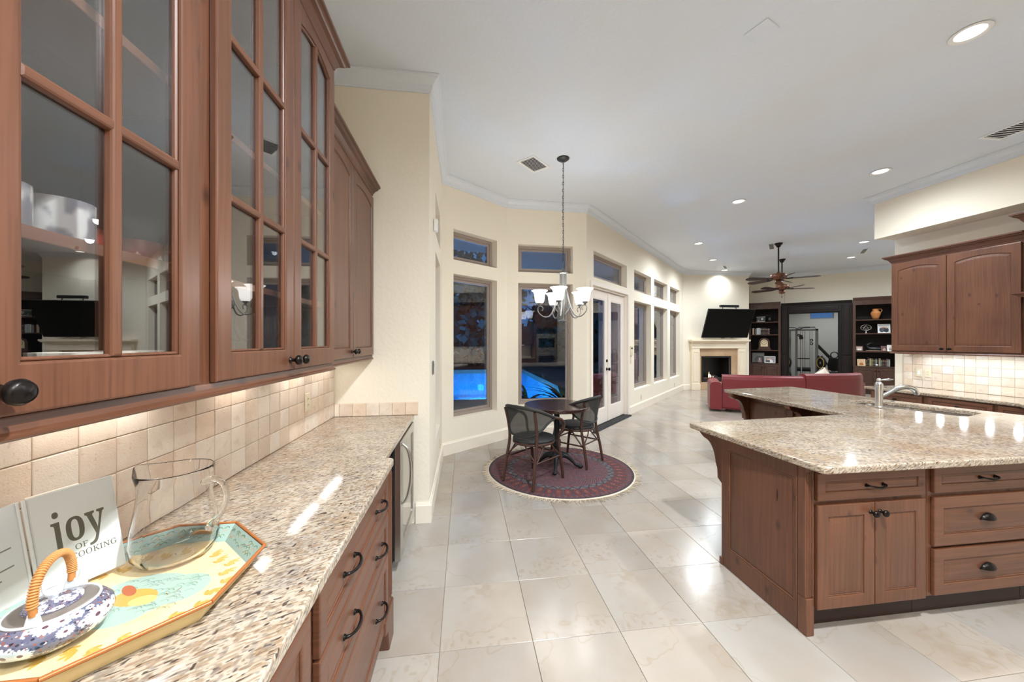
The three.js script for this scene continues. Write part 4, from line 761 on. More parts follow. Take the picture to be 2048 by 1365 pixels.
// bookcases along the angled wall; s runs along the front plane, z is forward
const BO = [9.306, 10.694], bcase = (s, t = 0) => [BO[0] + 0.70711 * (s + t), BO[1] - 0.70711 * (s - t)], BT = -PI / 4;
function bookcase(label, s0, w, doorsW, shelves) {
  const p = bcase(s0), t = thing('bookcase', label, 'bookcase', [p[0], 0, p[1]], BT), D = -0.44;
  mesh('carcass', [bx(0, 0.06, 0.001, 2.66, D, 0), bx(w - 0.06, w, 0.001, 2.66, D, 0), bx(0.06, w - 0.06, 2.53, 2.66, D, 0)], M.darkWood, t);
  mesh('back_board', bx(0.06, w - 0.06, 0.001, 2.6, D, D + 0.015), M.espresso, t);
  for (const h of shelves) mesh('shelf', bx(0.06, w - 0.06, h - 0.03, h, D + 0.016, -0.01, 0.003), M.darkWood, t, { swap: true });
  mesh('crown', sweep([[0, 0], [0.01, 0], [0.02, 0.02], [0.035, 0.05], [0.04, 0.06], [0.04, 0.08], [0, 0.08]], [[0.0, 0], [w, 0]], { y: 2.66 }), M.darkWood, t, { uv: false });
  mesh('base_cabinet', [bx(0, w, 0.1, 0.76, D, 0.05), bx(0.0, w, 0.001, 0.1, D, 0.0), bx(0, w, 0.76, 0.785, D, 0.065, 0.004)], M.darkWood, t);
  for (const [a, b, k] of [[0.02, w / 2 - 0.003, 1], [w / 2 + 0.003, w - 0.02, 0]]) { const o = panelFront('door', t, [a, b, 0.13, 0.735], 0.0505, { m: M.darkWood, fr: 0.065 }); at(mesh('knob', knobG(), M.bronze, o), k ? b - 0.03 : a + 0.03, 0.66, 0.07); }
  return (s, h, z) => { const q = bcase(s, -z); return [q[0], h, q[1]]; };
}
const SL = [1.21, 1.71, 2.12], SR = [1.21, 1.72, 2.11];
const onL = bookcase('dark stained bookcase left of the gym doorway, beside the television', 0, 0.85, 0, SL);
const onR = bookcase('dark stained bookcase right of the gym doorway, behind the kitchen wall cabinet', 2.51, 0.95, 0, SR);
{
  const p = bcase(0.85), t = thing('doorway_surround', 'espresso panelled doorway surround between the two bookcases', 'door surround', [p[0], 0, p[1]], BT), w = 1.66, x0 = 0.2, x1 = 1.39, top = 2.36;
  mesh('pilaster', bx(0.005, x0, 0.001, 2.62, -0.44, -0.06), M.espresso, t); mesh('pilaster', bx(x1, w - 0.005, 0.001, 2.62, -0.44, -0.06), M.espresso, t);
  mesh('header', bx(x0, x1, top, 2.62, -0.44, -0.06), M.espresso, t);
  mesh('cornice', sweep([[0, 0], [0.012, 0], [0.025, 0.03], [0.04, 0.05], [0.04, 0.07], [0, 0.07]], [[0.005, 0.06], [w - 0.005, 0.06]], { y: 2.62 }), M.espresso, t, { uv: false });
  panelFront('header_panel', t, [x0 - 0.02, x1 + 0.02, top + 0.02, 2.6], -0.0595, { m: M.espresso, fr: 0.04 });
  for (const [a, b] of [[0.03, x0 - 0.03], [x1 + 0.04, w - 0.03]]) for (const [c, d] of [[0.12, 1.06], [1.1, 2.56]]) panelFront('pilaster_panel', t, [a, b, c, d], -0.0595, { m: M.espresso, fr: 0.03, raise: 0.015 });
  mesh('casing', [bx(x0 - 0.012, x0 + 0.012, 0.001, top, -0.435, -0.03, 0.004), bx(x1 - 0.012, x1 + 0.012, 0.001, top, -0.435, -0.03, 0.004)], M.espresso, t);
}
// things on the shelves
function bookRow(on, s0, h, list, z, where, group) {
  let s = s0;
  const ord = ['first', 'second', 'third', 'fourth', 'fifth', 'sixth', 'seventh', 'eighth', 'ninth', 'tenth', 'eleventh', 'twelfth', 'thirteenth', 'fourteenth', 'fifteenth', 'sixteenth'];
  list.forEach(([w, bh, name, c], i) => {
    const t = thing('book', `${name} book, ${ord[i]} from the left ${where}`, 'book', on(s + w / 2, h + 0.001, z), BT, group), d = 0.15;
    mesh('cover', [bx(-w / 2, -w / 2 + 0.003, 0, bh, -d, 0), bx(w / 2 - 0.003, w / 2, 0, bh, -d, 0), bx(-w / 2, w / 2, 0, bh, -0.003, 0.002, 0.001)], mat(c, 0.6), t);
    mesh('pages', bx(-w / 2 + 0.003, w / 2 - 0.003, 0.003, bh - 0.004, -d + 0.004, -0.003), M.ivory, t);
    if (bh > 0.17) mesh('spine_band', [bx(-w / 2 + 0.004, w / 2 - 0.004, bh * 0.72, bh * 0.8, 0.002, 0.0028), bx(-w / 2 + 0.004, w / 2 - 0.004, bh * 0.2, bh * 0.25, 0.002, 0.0028)], mat(c.clone().lerp(hex(220, 200, 150), 0.6), 0.5), t);
    s += w + 0.004;
  });
}
bookRow(onL, 0.1, 1.71, [[0.045, 0.21, 'cream', hex(214, 190, 160)], [0.03, 0.17, 'black', hex(34, 30, 32)], [0.035, 0.2, 'grey', hex(150, 150, 150)], [0.028, 0.21, 'white', hex(222, 222, 218)], [0.03, 0.22, 'pale blue', hex(180, 206, 216)], [0.034, 0.21, 'light grey', hex(196, 198, 196)], [0.045, 0.225, 'black gold-banded', hex(40, 36, 32)], [0.04, 0.22, 'charcoal', hex(58, 54, 52)], [0.04, 0.22, 'dark brown', hex(60, 42, 34)], [0.045, 0.21, 'near-black', hex(30, 27, 27)], [0.05, 0.2, 'plum', hex(92, 58, 62)]], -0.14, 'on the left bookcase', 'books on the left bookcase');
bookRow(onR, 2.8, 0.786, [[0.03, 0.19, 'brown', hex(80, 62, 50)], [0.035, 0.24, 'black', hex(36, 34, 36)], [0.04, 0.22, 'yellow-grey', hex(164, 156, 112)], [0.035, 0.21, 'olive', hex(110, 104, 74)], [0.03, 0.2, 'dark green', hex(44, 60, 54)], [0.035, 0.21, 'grey', hex(140, 136, 128)], [0.03, 0.2, 'navy', hex(38, 44, 62)], [0.035, 0.22, 'beige', hex(170, 158, 130)], [0.03, 0.19, 'slate', hex(86, 92, 96)], [0.04, 0.2, 'dark brown', hex(56, 44, 38)], [0.03, 0.19, 'wine red', hex(84, 40, 44)], [0.035, 0.21, 'steel grey', hex(120, 124, 128)], [0.03, 0.2, 'light grey', hex(176, 176, 172)]], -0.16, 'on the right bookcase', 'books on the right bookcase');
{
  let t = thing('camera_case', 'old dark green metal lantern box with a lens on the top left shelf', 'ornament', onL(0.33, 2.121, -0.14), BT);
  t.name = 'old_box_camera'; t.userData.label = 'old dark green box camera on the top shelf of the left bookcase'; t.userData.category = 'camera';
  mesh('body', box(0.23, 0.16, 0.14, 0, 0.085, 0, 0.008), mat(hex(62, 76, 66), 0.4), t); mesh('lens', [mv(lathe([[0, 0.02], [0.03, 0.02], [0.042, 0], [0, 0]], 18), 0.03, 0.09, 0.07, PI / 2), mv(lathe([[0, 0.01], [0.014, 0.01], [0.016, 0], [0, 0]], 14), -0.06, 0.05, 0.07, PI / 2)], M.chrome, t); mesh('trim', [box(0.235, 0.012, 0.145, 0, 0.16, 0), box(0.235, 0.012, 0.145, 0, 0.012, 0)], M.steel, t);
  t = thing('black_vase', 'small black vase beside the old camera on the top left shelf', 'vase', onL(0.55, 2.121, -0.2), BT);
  mesh('body', lathe([[0, 0], [0.05, 0], [0.07, 0.05], [0.065, 0.1], [0.04, 0.13], [0.05, 0.15], [0.045, 0.15], [0.03, 0.12], [0, 0.1]], 24), M.black, t); mesh('rim', new THREE.TorusGeometry(0.047, 0.005, 6, 24).rotateX(PI / 2).translate(0, 0.15, 0), M.iron, t);
  t = thing('mantel_clock', 'arched dark wood clock with a pale face on the left bookcase', 'clock', onL(0.42, 1.211, -0.14), BT);
  const s = new THREE.Shape(); s.moveTo(-0.15, 0.06); s.lineTo(0.15, 0.06); s.lineTo(0.15, 0.24); s.absarc(0, 0.24, 0.15, 0, PI); s.lineTo(-0.15, 0.06);
  mesh('case', [ext(s, 0.13, 0.006, 1, 24).translate(0, 0, -0.06), box(0.36, 0.04, 0.17, 0, 0.021, 0, 0.006), box(0.32, 0.025, 0.15, 0, 0.052, 0, 0.004)], M.darkWood, t);
  const f = new THREE.Shape(); f.moveTo(-0.095, 0.11); f.lineTo(0.095, 0.11); f.lineTo(0.095, 0.24); f.absarc(0, 0.24, 0.095, 0, PI); f.lineTo(-0.095, 0.11);
  mesh('dial', ext(f, 0.004, 0, 1, 20).translate(0, 0, 0.071), mat(hex(236, 218, 180), 0.4), t);
  mesh('dial_ring', new THREE.TorusGeometry(0.066, 0.005, 6, 28).translate(0, 0.24, 0.077), mat(hex(120, 96, 60), 0.4, { metalness: 0.5 }), t);
  mesh('hand', [rod([0, 0.24, 0.079], [0.02, 0.28, 0.079], 0.003), rod([0, 0.24, 0.079], [-0.035, 0.23, 0.079], 0.003)], M.black, t);
}
function photoFrame(label, pos, w, h, fc, draw, tilt = -0.18, yaw = 0) {
  const t = thing('photo_frame', label, 'picture frame', pos, BT + yaw);
  const g = new THREE.Group(); g.name = 'frame_body'; g.rotation.x = tilt; t.add(g);
  mesh('border', ext(poly(rect(-w / 2, w / 2, 0.001, h), [rect(-w / 2 + 0.018, w / 2 - 0.018, 0.019, h - 0.018)]), 0.014, 0.003), fc, g);
  const im = canvasTex(128, 96, draw), p = new THREE.PlaneGeometry(w - 0.034, h - 0.034).translate(0, h / 2, 0.006);
  mesh('photo', [own(p)], mat(0xffffff, 0.25, { map: im }), g, { uv: false });
  mesh('backing', [box(w - 0.02, h - 0.02, 0.004, 0, h / 2, 0.001)], M.black, g);
  mesh('easel', [rod([0, h * 0.7, 0.0], [0, 0.006 + h * 0.066, -h * 0.34], 0.005)], M.black, g);
  return t;
}
const people = (bg, cols) => (g, w, h) => { g.fillStyle = bg; g.fillRect(0, 0, w, h); cols.forEach(([x, y, r, c]) => { g.fillStyle = c; g.beginPath(); g.ellipse(x * w, (y + r * 1.6) * h, r * w * 1.1, r * h * 1.5, 0, 0, 7); g.fill(); g.fillStyle = '#caa48c'; g.beginPath(); g.arc(x * w, y * h, r * w * 0.45, 0, 7); g.fill(); }); };
photoFrame('large silver framed photograph at the bottom of the left bookcase', onL(0.25, 0.79, -0.24), 0.34, 0.33, M.pewter, people('#9a9c98', [[0.4, 0.4, 0.2, '#5a5e62'], [0.65, 0.45, 0.2, '#d8d4cc']]));
photoFrame('small black framed photograph in front of the silver frame, left bookcase', onL(0.3, 0.79, -0.06), 0.17, 0.22, M.black, people('#3c3438', [[0.5, 0.4, 0.3, '#8a6a66']]), -0.2);
photoFrame('wide framed photograph with a checked border, left bookcase bottom right', onL(0.57, 0.79, -0.1), 0.29, 0.22, M.white, people('#8d8a88', [[0.5, 0.42, 0.28, '#e4e4e0'], [0.3, 0.5, 0.2, '#4a4446']]));
photoFrame('white matted group photograph on the right bookcase', onR(3.16, 1.721, -0.12), 0.25, 0.26, M.white, people('#c8ccce', [[0.3, 0.35, 0.2, '#3e4650'], [0.5, 0.3, 0.2, '#50545a'], [0.7, 0.38, 0.2, '#3a4048']]), -0.2);
photoFrame('small pale photograph at the far left of the right bookcase', onR(2.66, 1.211, -0.12), 0.16, 0.15, M.darkWood, people('#b8a8a0', [[0.5, 0.4, 0.3, '#e8e0d8']]));
photoFrame('small pink framed photograph beside the model carriage', onR(3.17, 1.211, -0.16), 0.13, 0.15, mat(hex(140, 100, 100), 0.5), people('#7a6264', [[0.5, 0.4, 0.3, '#d0b0a0']]));
photoFrame('small white framed photograph at the right end, right bookcase', onR(3.27, 1.211, -0.06), 0.12, 0.18, M.white, people('#e0dcd8', [[0.5, 0.4, 0.25, '#8c8c90']]));
photoFrame('arched cream plaque with a small orange picture, right bookcase bottom', onR(2.7, 0.786, -0.1), 0.17, 0.2, mat(hex(226, 206, 170), 0.6), people('#dcb890', [[0.5, 0.45, 0.3, '#a8602e']]), -0.25);
{
  let t = thing('clay_jug', 'orange clay jug with one handle on the top right shelf', 'jug', onR(3.0, 2.111, -0.18), BT);
  const cl = mat(hex(186, 122, 66), 0.6);
  mesh('body', lathe([[0, 0], [0.055, 0], [0.075, 0.06], [0.105, 0.16], [0.1, 0.2], [0.066, 0.245], [0.058, 0.27], [0.07, 0.3], [0.062, 0.3], [0.05, 0.27], [0, 0.24]], 28), cl, t); mesh('handle', tube([[0.062, 0.285, 0], [0.11, 0.29, 0], [0.125, 0.24, 0], [0.095, 0.19, 0]], 0.01, 18, 8), cl, t);
  t = thing('oval_stand', 'silver oval openwork ornament on a foot, right bookcase', 'ornament', onR(2.8, 1.721, -0.16), BT);
  mesh('ring', new THREE.TorusGeometry(0.095, 0.007, 8, 36).scale(1.15, 0.85, 1).translate(0, 0.16, 0), M.steel, t); mesh('lattice', [new THREE.TorusGeometry(0.05, 0.004, 6, 28).translate(0, 0.15, 0), rod([-0.1, 0.16, 0], [0.1, 0.16, 0], 0.003), rod([-0.06, 0.1, 0], [0, 0.23, 0], 0.003), rod([0.06, 0.1, 0], [0, 0.23, 0], 0.003), mv(lathe([[0, 0.02], [0.025, 0], [0, -0.01]], 14), 0, 0.12, 0)], M.steel, t); mesh('foot', lathe([[0, 0], [0.035, 0], [0.034, 0.01], [0.01, 0.03], [0.008, 0.07], [0, 0.08]], 20), M.steel, t);
  t = thing('black_horn_ornament', 'black curved horn ornament on a pale base, right bookcase', 'ornament', onR(2.96, 1.211, -0.2), BT);
  mesh('base', lathe([[0, 0], [0.16, 0], [0.165, 0.012], [0.15, 0.025], [0, 0.025]], 32).scale(1, 1, 0.5), mat(hex(150, 128, 104), 0.5), t);
  mesh('body', taper([[0.15, 0.06, 0], [0.02, 0.07, 0], [-0.1, 0.09, 0], [-0.13, 0.16, 0], [-0.08, 0.22, 0], [0.0, 0.24, 0]], [0.05, 0.06, 0.045, 0.03, 0.018, 0.006], 30, 12), M.black, t);
  t = thing('glass_ball', 'small white glass ball in front of the books, right bookcase', 'ornament', onR(3.01, 0.786, -0.08), BT);
  mesh('ball', new THREE.SphereGeometry(0.026, 16, 12).translate(0, 0.034, 0), M.white, t); mesh('stand', new THREE.TorusGeometry(0.018, 0.005, 6, 16).rotateX(PI / 2).translate(0, 0.006, 0), M.black, t);
}
// ----- sofa -----
{
  const t = thing('leather_sofa', 'curved dark red leather sectional sofa seen from behind', 'sofa', [0, 0, 0], 0);
  const C = new THREE.CatmullRomCurve3([[5.42, 6.93], [5.8, 6.68], [6.3, 6.46], [6.8, 6.33], [7.4, 6.25], [7.95, 6.3], [8.2, 6.42]].map(([x, d]) => new THREE.Vector3(x, d, 0)), false, 'centripetal');
  const run = (a, b, n) => Array.from({ length: n + 1 }, (_, i) => { const p = C.getPointAt(a + (b - a) * i / n); return [p.x, p.y]; });
  // out is to the right of travel = towards the camera
  const back = (h) => [[-0.02, 0.06], [0.0, 0.1], [0.012, h * 0.55], [0.016, h - 0.1], [0.005, h - 0.035], [-0.03, h - 0.006], [-0.09, h], [-0.16, h - 0.02], [-0.22, h - 0.08], [-0.25, h - 0.2], [-0.27, 0.45], [-0.3, 0.4], [-0.3, 0.06]];
  const seat = [[-0.27, 0.06], [-0.27, 0.42], [-0.4, 0.45], [-0.85, 0.44], [-0.92, 0.41], [-0.94, 0.36], [-0.94, 0.06]];
  const smooth = (g) => g;
  const cut = 0.505;
  mesh('back_section', sweep(back(0.79), run(0, cut - 0.002, 22)), M.leather, t); mesh('back_section', sweep(back(0.84), run(cut + 0.002, 1, 18)), M.leather, t);
  mesh('seat', sweep(seat, run(0.02, 0.96, 30)), M.leather, t);
  mesh('piping', [sweep([[0.014, 0.1], [0.02, 0.104], [0.014, 0.108]], run(0, cut - 0.002, 22)), tube(run(0, cut - 0.002, 22).map(([x, d]) => [x, 0.795 - 0.006, -d - -0.09 * -0.4]), 0.004, 40, 6)], M.leather, t);
  const s0 = C.getPointAt(0), td = C.getTangentAt(0), arm = (h) => [[0, 0.05], [0, h - 0.08], [0.02, h - 0.02], [0.06, h], [0.14, h], [0.2, h - 0.02], [0.225, h - 0.08], [0.225, 0.05]];
  const nx = td.y, nd = -td.x, A = (k, o) => [s0.x + nx * k + td.x * o, s0.y + nd * k + td.y * o];
  mesh('arm', [sweep(arm(0.63), [A(0.03, -0.01), A(-0.94, -0.01)].reverse().map(([x, d]) => [x, d])).applyMatrix4(new THREE.Matrix4())], M.leather, t);
  const e0 = C.getPointAt(1), te = C.getTangentAt(1), B = (k, o) => [e0.x + te.y * k + te.x * o, e0.y - te.x * k + te.y * o];
  mesh('arm', sweep(arm(0.63), [B(0.0, 0.01), B(-0.94, 0.01)]), M.leather, t);
  mesh('foot', [[0.05, 0.02], [0.5, 0.02], [0.95, 0.02], [0.05, -0.8], [0.5, -0.8], [0.95, -0.8]].map(([u, k]) => { const p = C.getPointAt(u), q = C.getTangentAt(u); return cyl(0.025, 0.02, 0.062, p.x + q.y * (k - 0.1), 0.032, -(p.y - q.x * (k - 0.1))); }), M.black, t);
  const pl = thing('cushion', 'pale beige cushion peeking over the red sofa back', 'cushion', [7.72, 0.56, 6.83], -0.5);
  const cg = new THREE.BoxGeometry(0.46, 0.46, 0.16, 10, 10, 2), cp = cg.attributes.position;
  for (let i = 0; i < cp.count; i++) { const x = cp.getX(i) / 0.23, y = cp.getY(i) / 0.23, k = (1 - x * x) * (1 - y * y); cp.setZ(i, cp.getZ(i) * (0.15 + 0.85 * Math.sqrt(Math.max(k, 0)))); cp.setX(i, cp.getX(i) * (1 - 0.1 * (1 - y * y))); cp.setY(i, cp.getY(i) * (1 - 0.1 * (1 - x * x))); }
  cg.computeVertexNormals(); mesh('cover', mv(cg, 0, 0.06, 0, -0.35, 0, 0.55), mat(hex(220, 206, 192), 0.9), pl);
  mesh('piping', mv(tube([[-0.23, -0.23, 0], [0, -0.205, 0], [0.23, -0.23, 0], [0.205, 0, 0], [0.23, 0.23, 0], [0, 0.205, 0], [-0.23, 0.23, 0], [-0.205, 0, 0]], 0.006, 64, 6, true), 0, 0.06, 0, -0.35, 0, 0.55), mat(hex(200, 182, 166), 0.9), pl);
}
// ----- ceiling fans -----
function fan(label, x, d, turn, hb) {
  const t = thing('ceiling_fan', label, 'ceiling fan', [x, 0, d], turn, 'matching ceiling fans'), cop = mat(hex(110, 68, 46), 0.4, { metalness: 0.3 });
  mesh('canopy', lathe([[0, K - 0.09], [0.03, K - 0.088], [0.05, K - 0.05], [0.078, K - 0.02], [0.08, K - 0.001], [0, K - 0.001]], 24), M.bronze, t);
  mesh('downrod', cyl(0.014, 0.014, K - 0.08 - hb - 0.1, 0, (K - 0.08 + hb + 0.1) / 2, 0, 12), M.bronze, t);
  mesh('motor', lathe([[0, hb + 0.13], [0.03, hb + 0.125], [0.04, hb + 0.1], [0.11, hb + 0.09], [0.15, hb + 0.07], [0.155, hb + 0.01], [0.13, hb - 0.03], [0.07, hb - 0.05], [0, hb - 0.05]].reverse(), 32), cop, t);
  mesh('switch_cup', lathe([[0, hb - 0.15], [0.04, hb - 0.15], [0.07, hb - 0.125], [0.072, hb - 0.09], [0.045, hb - 0.07], [0.045, hb - 0.05], [0, hb - 0.05]], 24), cop, t);
  mesh('pull_chain', [rod([0.05, hb - 0.12, 0.03], [0.05, hb - 0.42, 0.03], 0.0025, 6), mv(new THREE.SphereGeometry(0.012, 8, 6), 0.05, hb - 0.43, 0.03)], M.bronze, t);
  for (let i = 0; i < 5; i++) {
    const s = new THREE.Shape(); s.moveTo(0.2, -0.05); s.lineTo(0.6, -0.078); s.quadraticCurveTo(0.71, -0.076, 0.72, 0); s.quadraticCurveTo(0.71, 0.076, 0.6, 0.078); s.lineTo(0.2, 0.05); s.lineTo(0.2, -0.05);
    const b = new THREE.Group(); b.name = 'blade_arm'; b.rotation.y = PI / 5 + i * PI * 2 / 5; t.add(b);
    mesh('blade', ext(s, 0.008, 0.002, 1, 8).rotateX(-PI / 2).rotateX(0.3).translate(0, hb - 0.035, 0), mat(hex(58, 38, 32), 0.45), b);
    mesh('bracket', [taper([[0.1, hb - 0.02, 0], [0.16, hb - 0.03, 0], [0.25, hb - 0.028, 0]], [0.014, 0.012, 0.02], 12, 8)], M.bronze, b);
  }
}
fan('bronze ceiling fan with five dark blades, the nearer of the two', 6.886, 7.07, -YAW, 2.9);
fan('bronze ceiling fan with five dark blades, the farther of the two', 8.325, 8.442, -YAW + 0.3, 2.9);

// ---------- gym room behind the doorway ----------
{
  const gp = (s, t) => [BO[0] + 0.70711 * (s + t), BO[1] - 0.70711 * (s - t)];
  const gw = (n, a, b, holes) => wall(n, a, b, holes, { m: M.gymWall, t: 0.1 });
  const g0 = gp(0.3, 0.62), g1 = gp(0.3, 3.9), g2 = gp(4.5, 3.9), g3 = gp(4.5, 0.62);
  gw('wall_gym_left', g0, g1); gw('wall_gym_back', g1, g2, [[1.42, 2.12, 2.35, 2.9]]); gw('wall_gym_right', g2, g3);
  windowAt(g1, frameOf(g1, g2), [1.42, 2.12, 2.35, 2.9], 0.03, false);
  const c = gp(2.3, 2.3); spot(c[0], K - 0.05, c[1], 22, NEUT, 1.25, 0.8);
  const cl = thing('ceiling_light', 'recessed ceiling light inside the gym room', 'ceiling light', [c[0], K - 0.0005, c[1]], 0, 'gym ceiling light'); mesh('trim_ring', canGeo.trim, M.white, cl, { uv: false }); mesh('lamp_lens', canGeo.lamp, M.lamp, cl, { uv: false });
  struct('floor_gym', flat([gp(0.3, 0.6), gp(0.3, 3.9), gp(4.5, 3.9), gp(4.5, 0.6)], 0.0012, 0.006), M.gymFloor);
  const gm = mat(hex(132, 130, 128), 0.4, { metalness: 0.5 });
  const place = (s, t, h = 0.007) => { const q = gp(s, t); return [q[0], h, q[1]]; };
  let t = thing('weight_machine', 'grey steel cable weight machine with two tall uprights in the gym', 'gym machine', place(1.56, 2.5), BT);
  mesh('upright', bx(-0.31, -0.24, 0, 1.93, -0.03, 0.04, 0.008), gm, t); mesh('upright', bx(0.25, 0.33, 0, 1.93, -0.03, 0.04, 0.008), gm, t);
  mesh('top_beam', [bx(-0.6, 0.33, 1.86, 1.93, -0.04, 0.04, 0.008), bx(-0.2, 0.26, 1.96, 2.02, -0.3, -0.24, 0.006), rod([0.26, 1.9, 0], [0.26, 1.99, -0.3], 0.02), rod([-0.2, 1.9, 0], [-0.2, 1.99, -0.3], 0.02)], gm, t);
  mesh('pull_bar', [taper([[-0.62, 1.98, 0.1], [-0.35, 1.98, 0.1], [-0.2, 1.92, 0.12], [-0.05, 1.98, 0.1], [0.1, 1.98, 0.1]], [0.016, 0.014, 0.014, 0.014, 0.016], 24, 8)], M.rubber, t);
  mesh('guide_rod', [-0.16, -0.1, -0.04].map((x) => rod([x, 0.1, 0], [x, 1.86, 0], 0.011)), M.steel, t);
  mesh('cable', [rod([0.1, 0.3, 0.02], [0.1, 1.86, 0.02], 0.005, 6), rod([0.16, 0.5, 0.02], [0.16, 1.86, 0.02], 0.004, 6)], M.rubber, t);
  mesh('pulley', [[0.14, 1.52], [0.14, 1.4], [-0.13, 1.6], [-0.2, 1.7]].map(([x, y]) => new THREE.TorusGeometry(0.036, 0.014, 8, 20).translate(x, y, 0.05)), M.black, t);
  mesh('carriage', [box(0.1, 0.16, 0.08, -0.15, 1.63, 0.04, 0.01), box(0.34, 0.035, 0.05, -0.08, 0.86, 0, 0.006)], M.black, t);
  mesh('roller_pad', [mv(cyl(0.075, 0.075, 0.24, 0, 0, 0, 20), 0.0, 0.48, 0.08, 0, 0, PI / 2), mv(cyl(0.075, 0.075, 0.1, 0, 0, 0, 20), -0.2, 0.48, 0.08, 0, 0, PI / 2)], M.rubber, t);
  mesh('base_frame', [bx(-0.31, 0.33, 0, 0.07, -0.04, 0.04, 0.006), bx(-0.31, -0.24, 0, 0.07, -0.3, 0.3, 0.006), bx(0.25, 0.33, 0, 0.07, -0.3, 0.3, 0.006)], gm, t);
  const ladder = thing('squat_stand', 'grey perforated rack post at the left of the gym doorway', 'gym machine', place(1.1, 2.95), BT);
  mesh('post', bx(-0.035, 0.035, 0, 1.9, -0.035, 0.035, 0.006), gm, ladder); mesh('hole', Array.from({ length: 14 }, (_, i) => mv(cyl(0.009, 0.009, 0.003, 0, 0, 0, 8), 0, 0.75 + i * 0.065, 0.0355, PI / 2, 0, 0)), M.black, ladder); mesh('foot_bar', bx(-0.04, 0.04, 0, 0.05, -0.4, 0.4, 0.006), gm, ladder);
  const disc = (label, s, h, c, r, tt, turn) => { const o = thing('weight_plate', label, 'weight plate', place(s, tt, h), BT + turn); mesh('disc', mv(lathe([[0.025, -0.03], [r - 0.03, -0.03], [r, -0.022], [r, 0.022], [r - 0.03, 0.03], [0.025, 0.03]], 36), 0, 0, 0, 0, 0, PI / 2), M.rubber, o); mesh('ring', [mv(new THREE.TorusGeometry(r - 0.04, 0.012, 8, 40), 0.032, 0, 0, 0, PI / 2, 0), mv(new THREE.TorusGeometry(r - 0.04, 0.012, 8, 40), -0.032, 0, 0, 0, PI / 2, 0)], c, o); mesh('hub', mv(cyl(0.04, 0.04, 0.07, 0, 0, 0, 18), 0, 0, 0, 0, 0, PI / 2), M.steel, o); };
  const yel = mat(hex(206, 168, 80), 0.5), red = mat(hex(170, 30, 50), 0.5);
  disc('yellow ringed weight plate at the left jamb of the gym doorway', 1.02, 0.76, yel, 0.21, 1.8, 0.5); disc('yellow ringed weight plate in the middle of the gym doorway', 1.93, 0.76, yel, 0.21, 1.8, 0.5);
  disc('red ringed weight plate low at the left jamb of the gym doorway', 1.02, 0.28, red, 0.21, 1.8, 0.5); disc('red ringed weight plate low in the middle of the gym doorway', 1.93, 0.28, red, 0.21, 1.8, 0.5);
  const tree = thing('plate_rack', 'black rack holding the weight plates in the gym', 'rack', place(1.86, 2.0), BT);
  mesh('post', bx(-0.03, 0.03, 0, 1.0, -0.03, 0.03, 0.004), M.black, tree); mesh('peg', [rod([-0.02, 0.76, 0], [0.12, 0.76, 0.18], 0.016), rod([-0.02, 0.28, 0], [0.12, 0.28, 0.18], 0.016)], M.steel, tree); mesh('foot_bar', [bx(-0.25, 0.25, 0, 0.05, -0.03, 0.03, 0.004), bx(-0.03, 0.03, 0, 0.05, -0.25, 0.25, 0.004)], M.black, tree);
  t = thing('weight_bench', 'black inclined weight bench at the right of the gym doorway', 'bench', place(2.06, 3.1), BT);
  mesh('back_pad', mv(box(0.75, 0.09, 0.3, 0, 0, 0, 0.03), 0.05, 1.06, 0, 0, 0, -0.92), M.black, t); mesh('seat_pad', box(0.34, 0.08, 0.32, 0.4, 0.62, 0, 0.03), M.black, t); mesh('frame', [rod([0.3, 0.58, 0], [0.3, 0.03, 0], 0.03), rod([-0.05, 0.95, 0], [0.3, 0.3, 0], 0.025), bx(-0.2, 0.6, 0, 0.05, -0.03, 0.03, 0.004), bx(0.27, 0.33, 0, 0.05, -0.25, 0.25, 0.004)], M.iron, t);
  t = thing('exercise_bike', 'black exercise seat with a looped handle by the right jamb of the gym doorway', 'exercise bike', place(2.32, 2.25), BT);
  mesh('seat_back', ext(poly([[-0.19, 0.5], [0.17, 0.46], [0.2, 0.62], [0.1, 0.9], [-0.16, 0.93], [-0.2, 0.7]]), 0.1, 0.02, 2).translate(0, 0, -0.05), M.rubber, t); mesh('handle_loop', new THREE.TorusGeometry(0.1, 0.016, 8, 28).scale(0.95, 1.05, 1).translate(-0.02, 1.01, -0.08), M.black, t); mesh('frame', [bx(-0.3, 0.3, 0.36, 0.45, -0.12, 0.12, 0.02), rod([-0.2, 0.4, 0], [-0.28, 0.03, 0], 0.03), rod([0.2, 0.4, 0], [0.25, 0.03, 0], 0.03), bx(-0.35, -0.25, 0, 0.05, -0.25, 0.25, 0.01), bx(0.2, 0.3, 0, 0.05, -0.25, 0.25, 0.01)], M.iron, t);
}

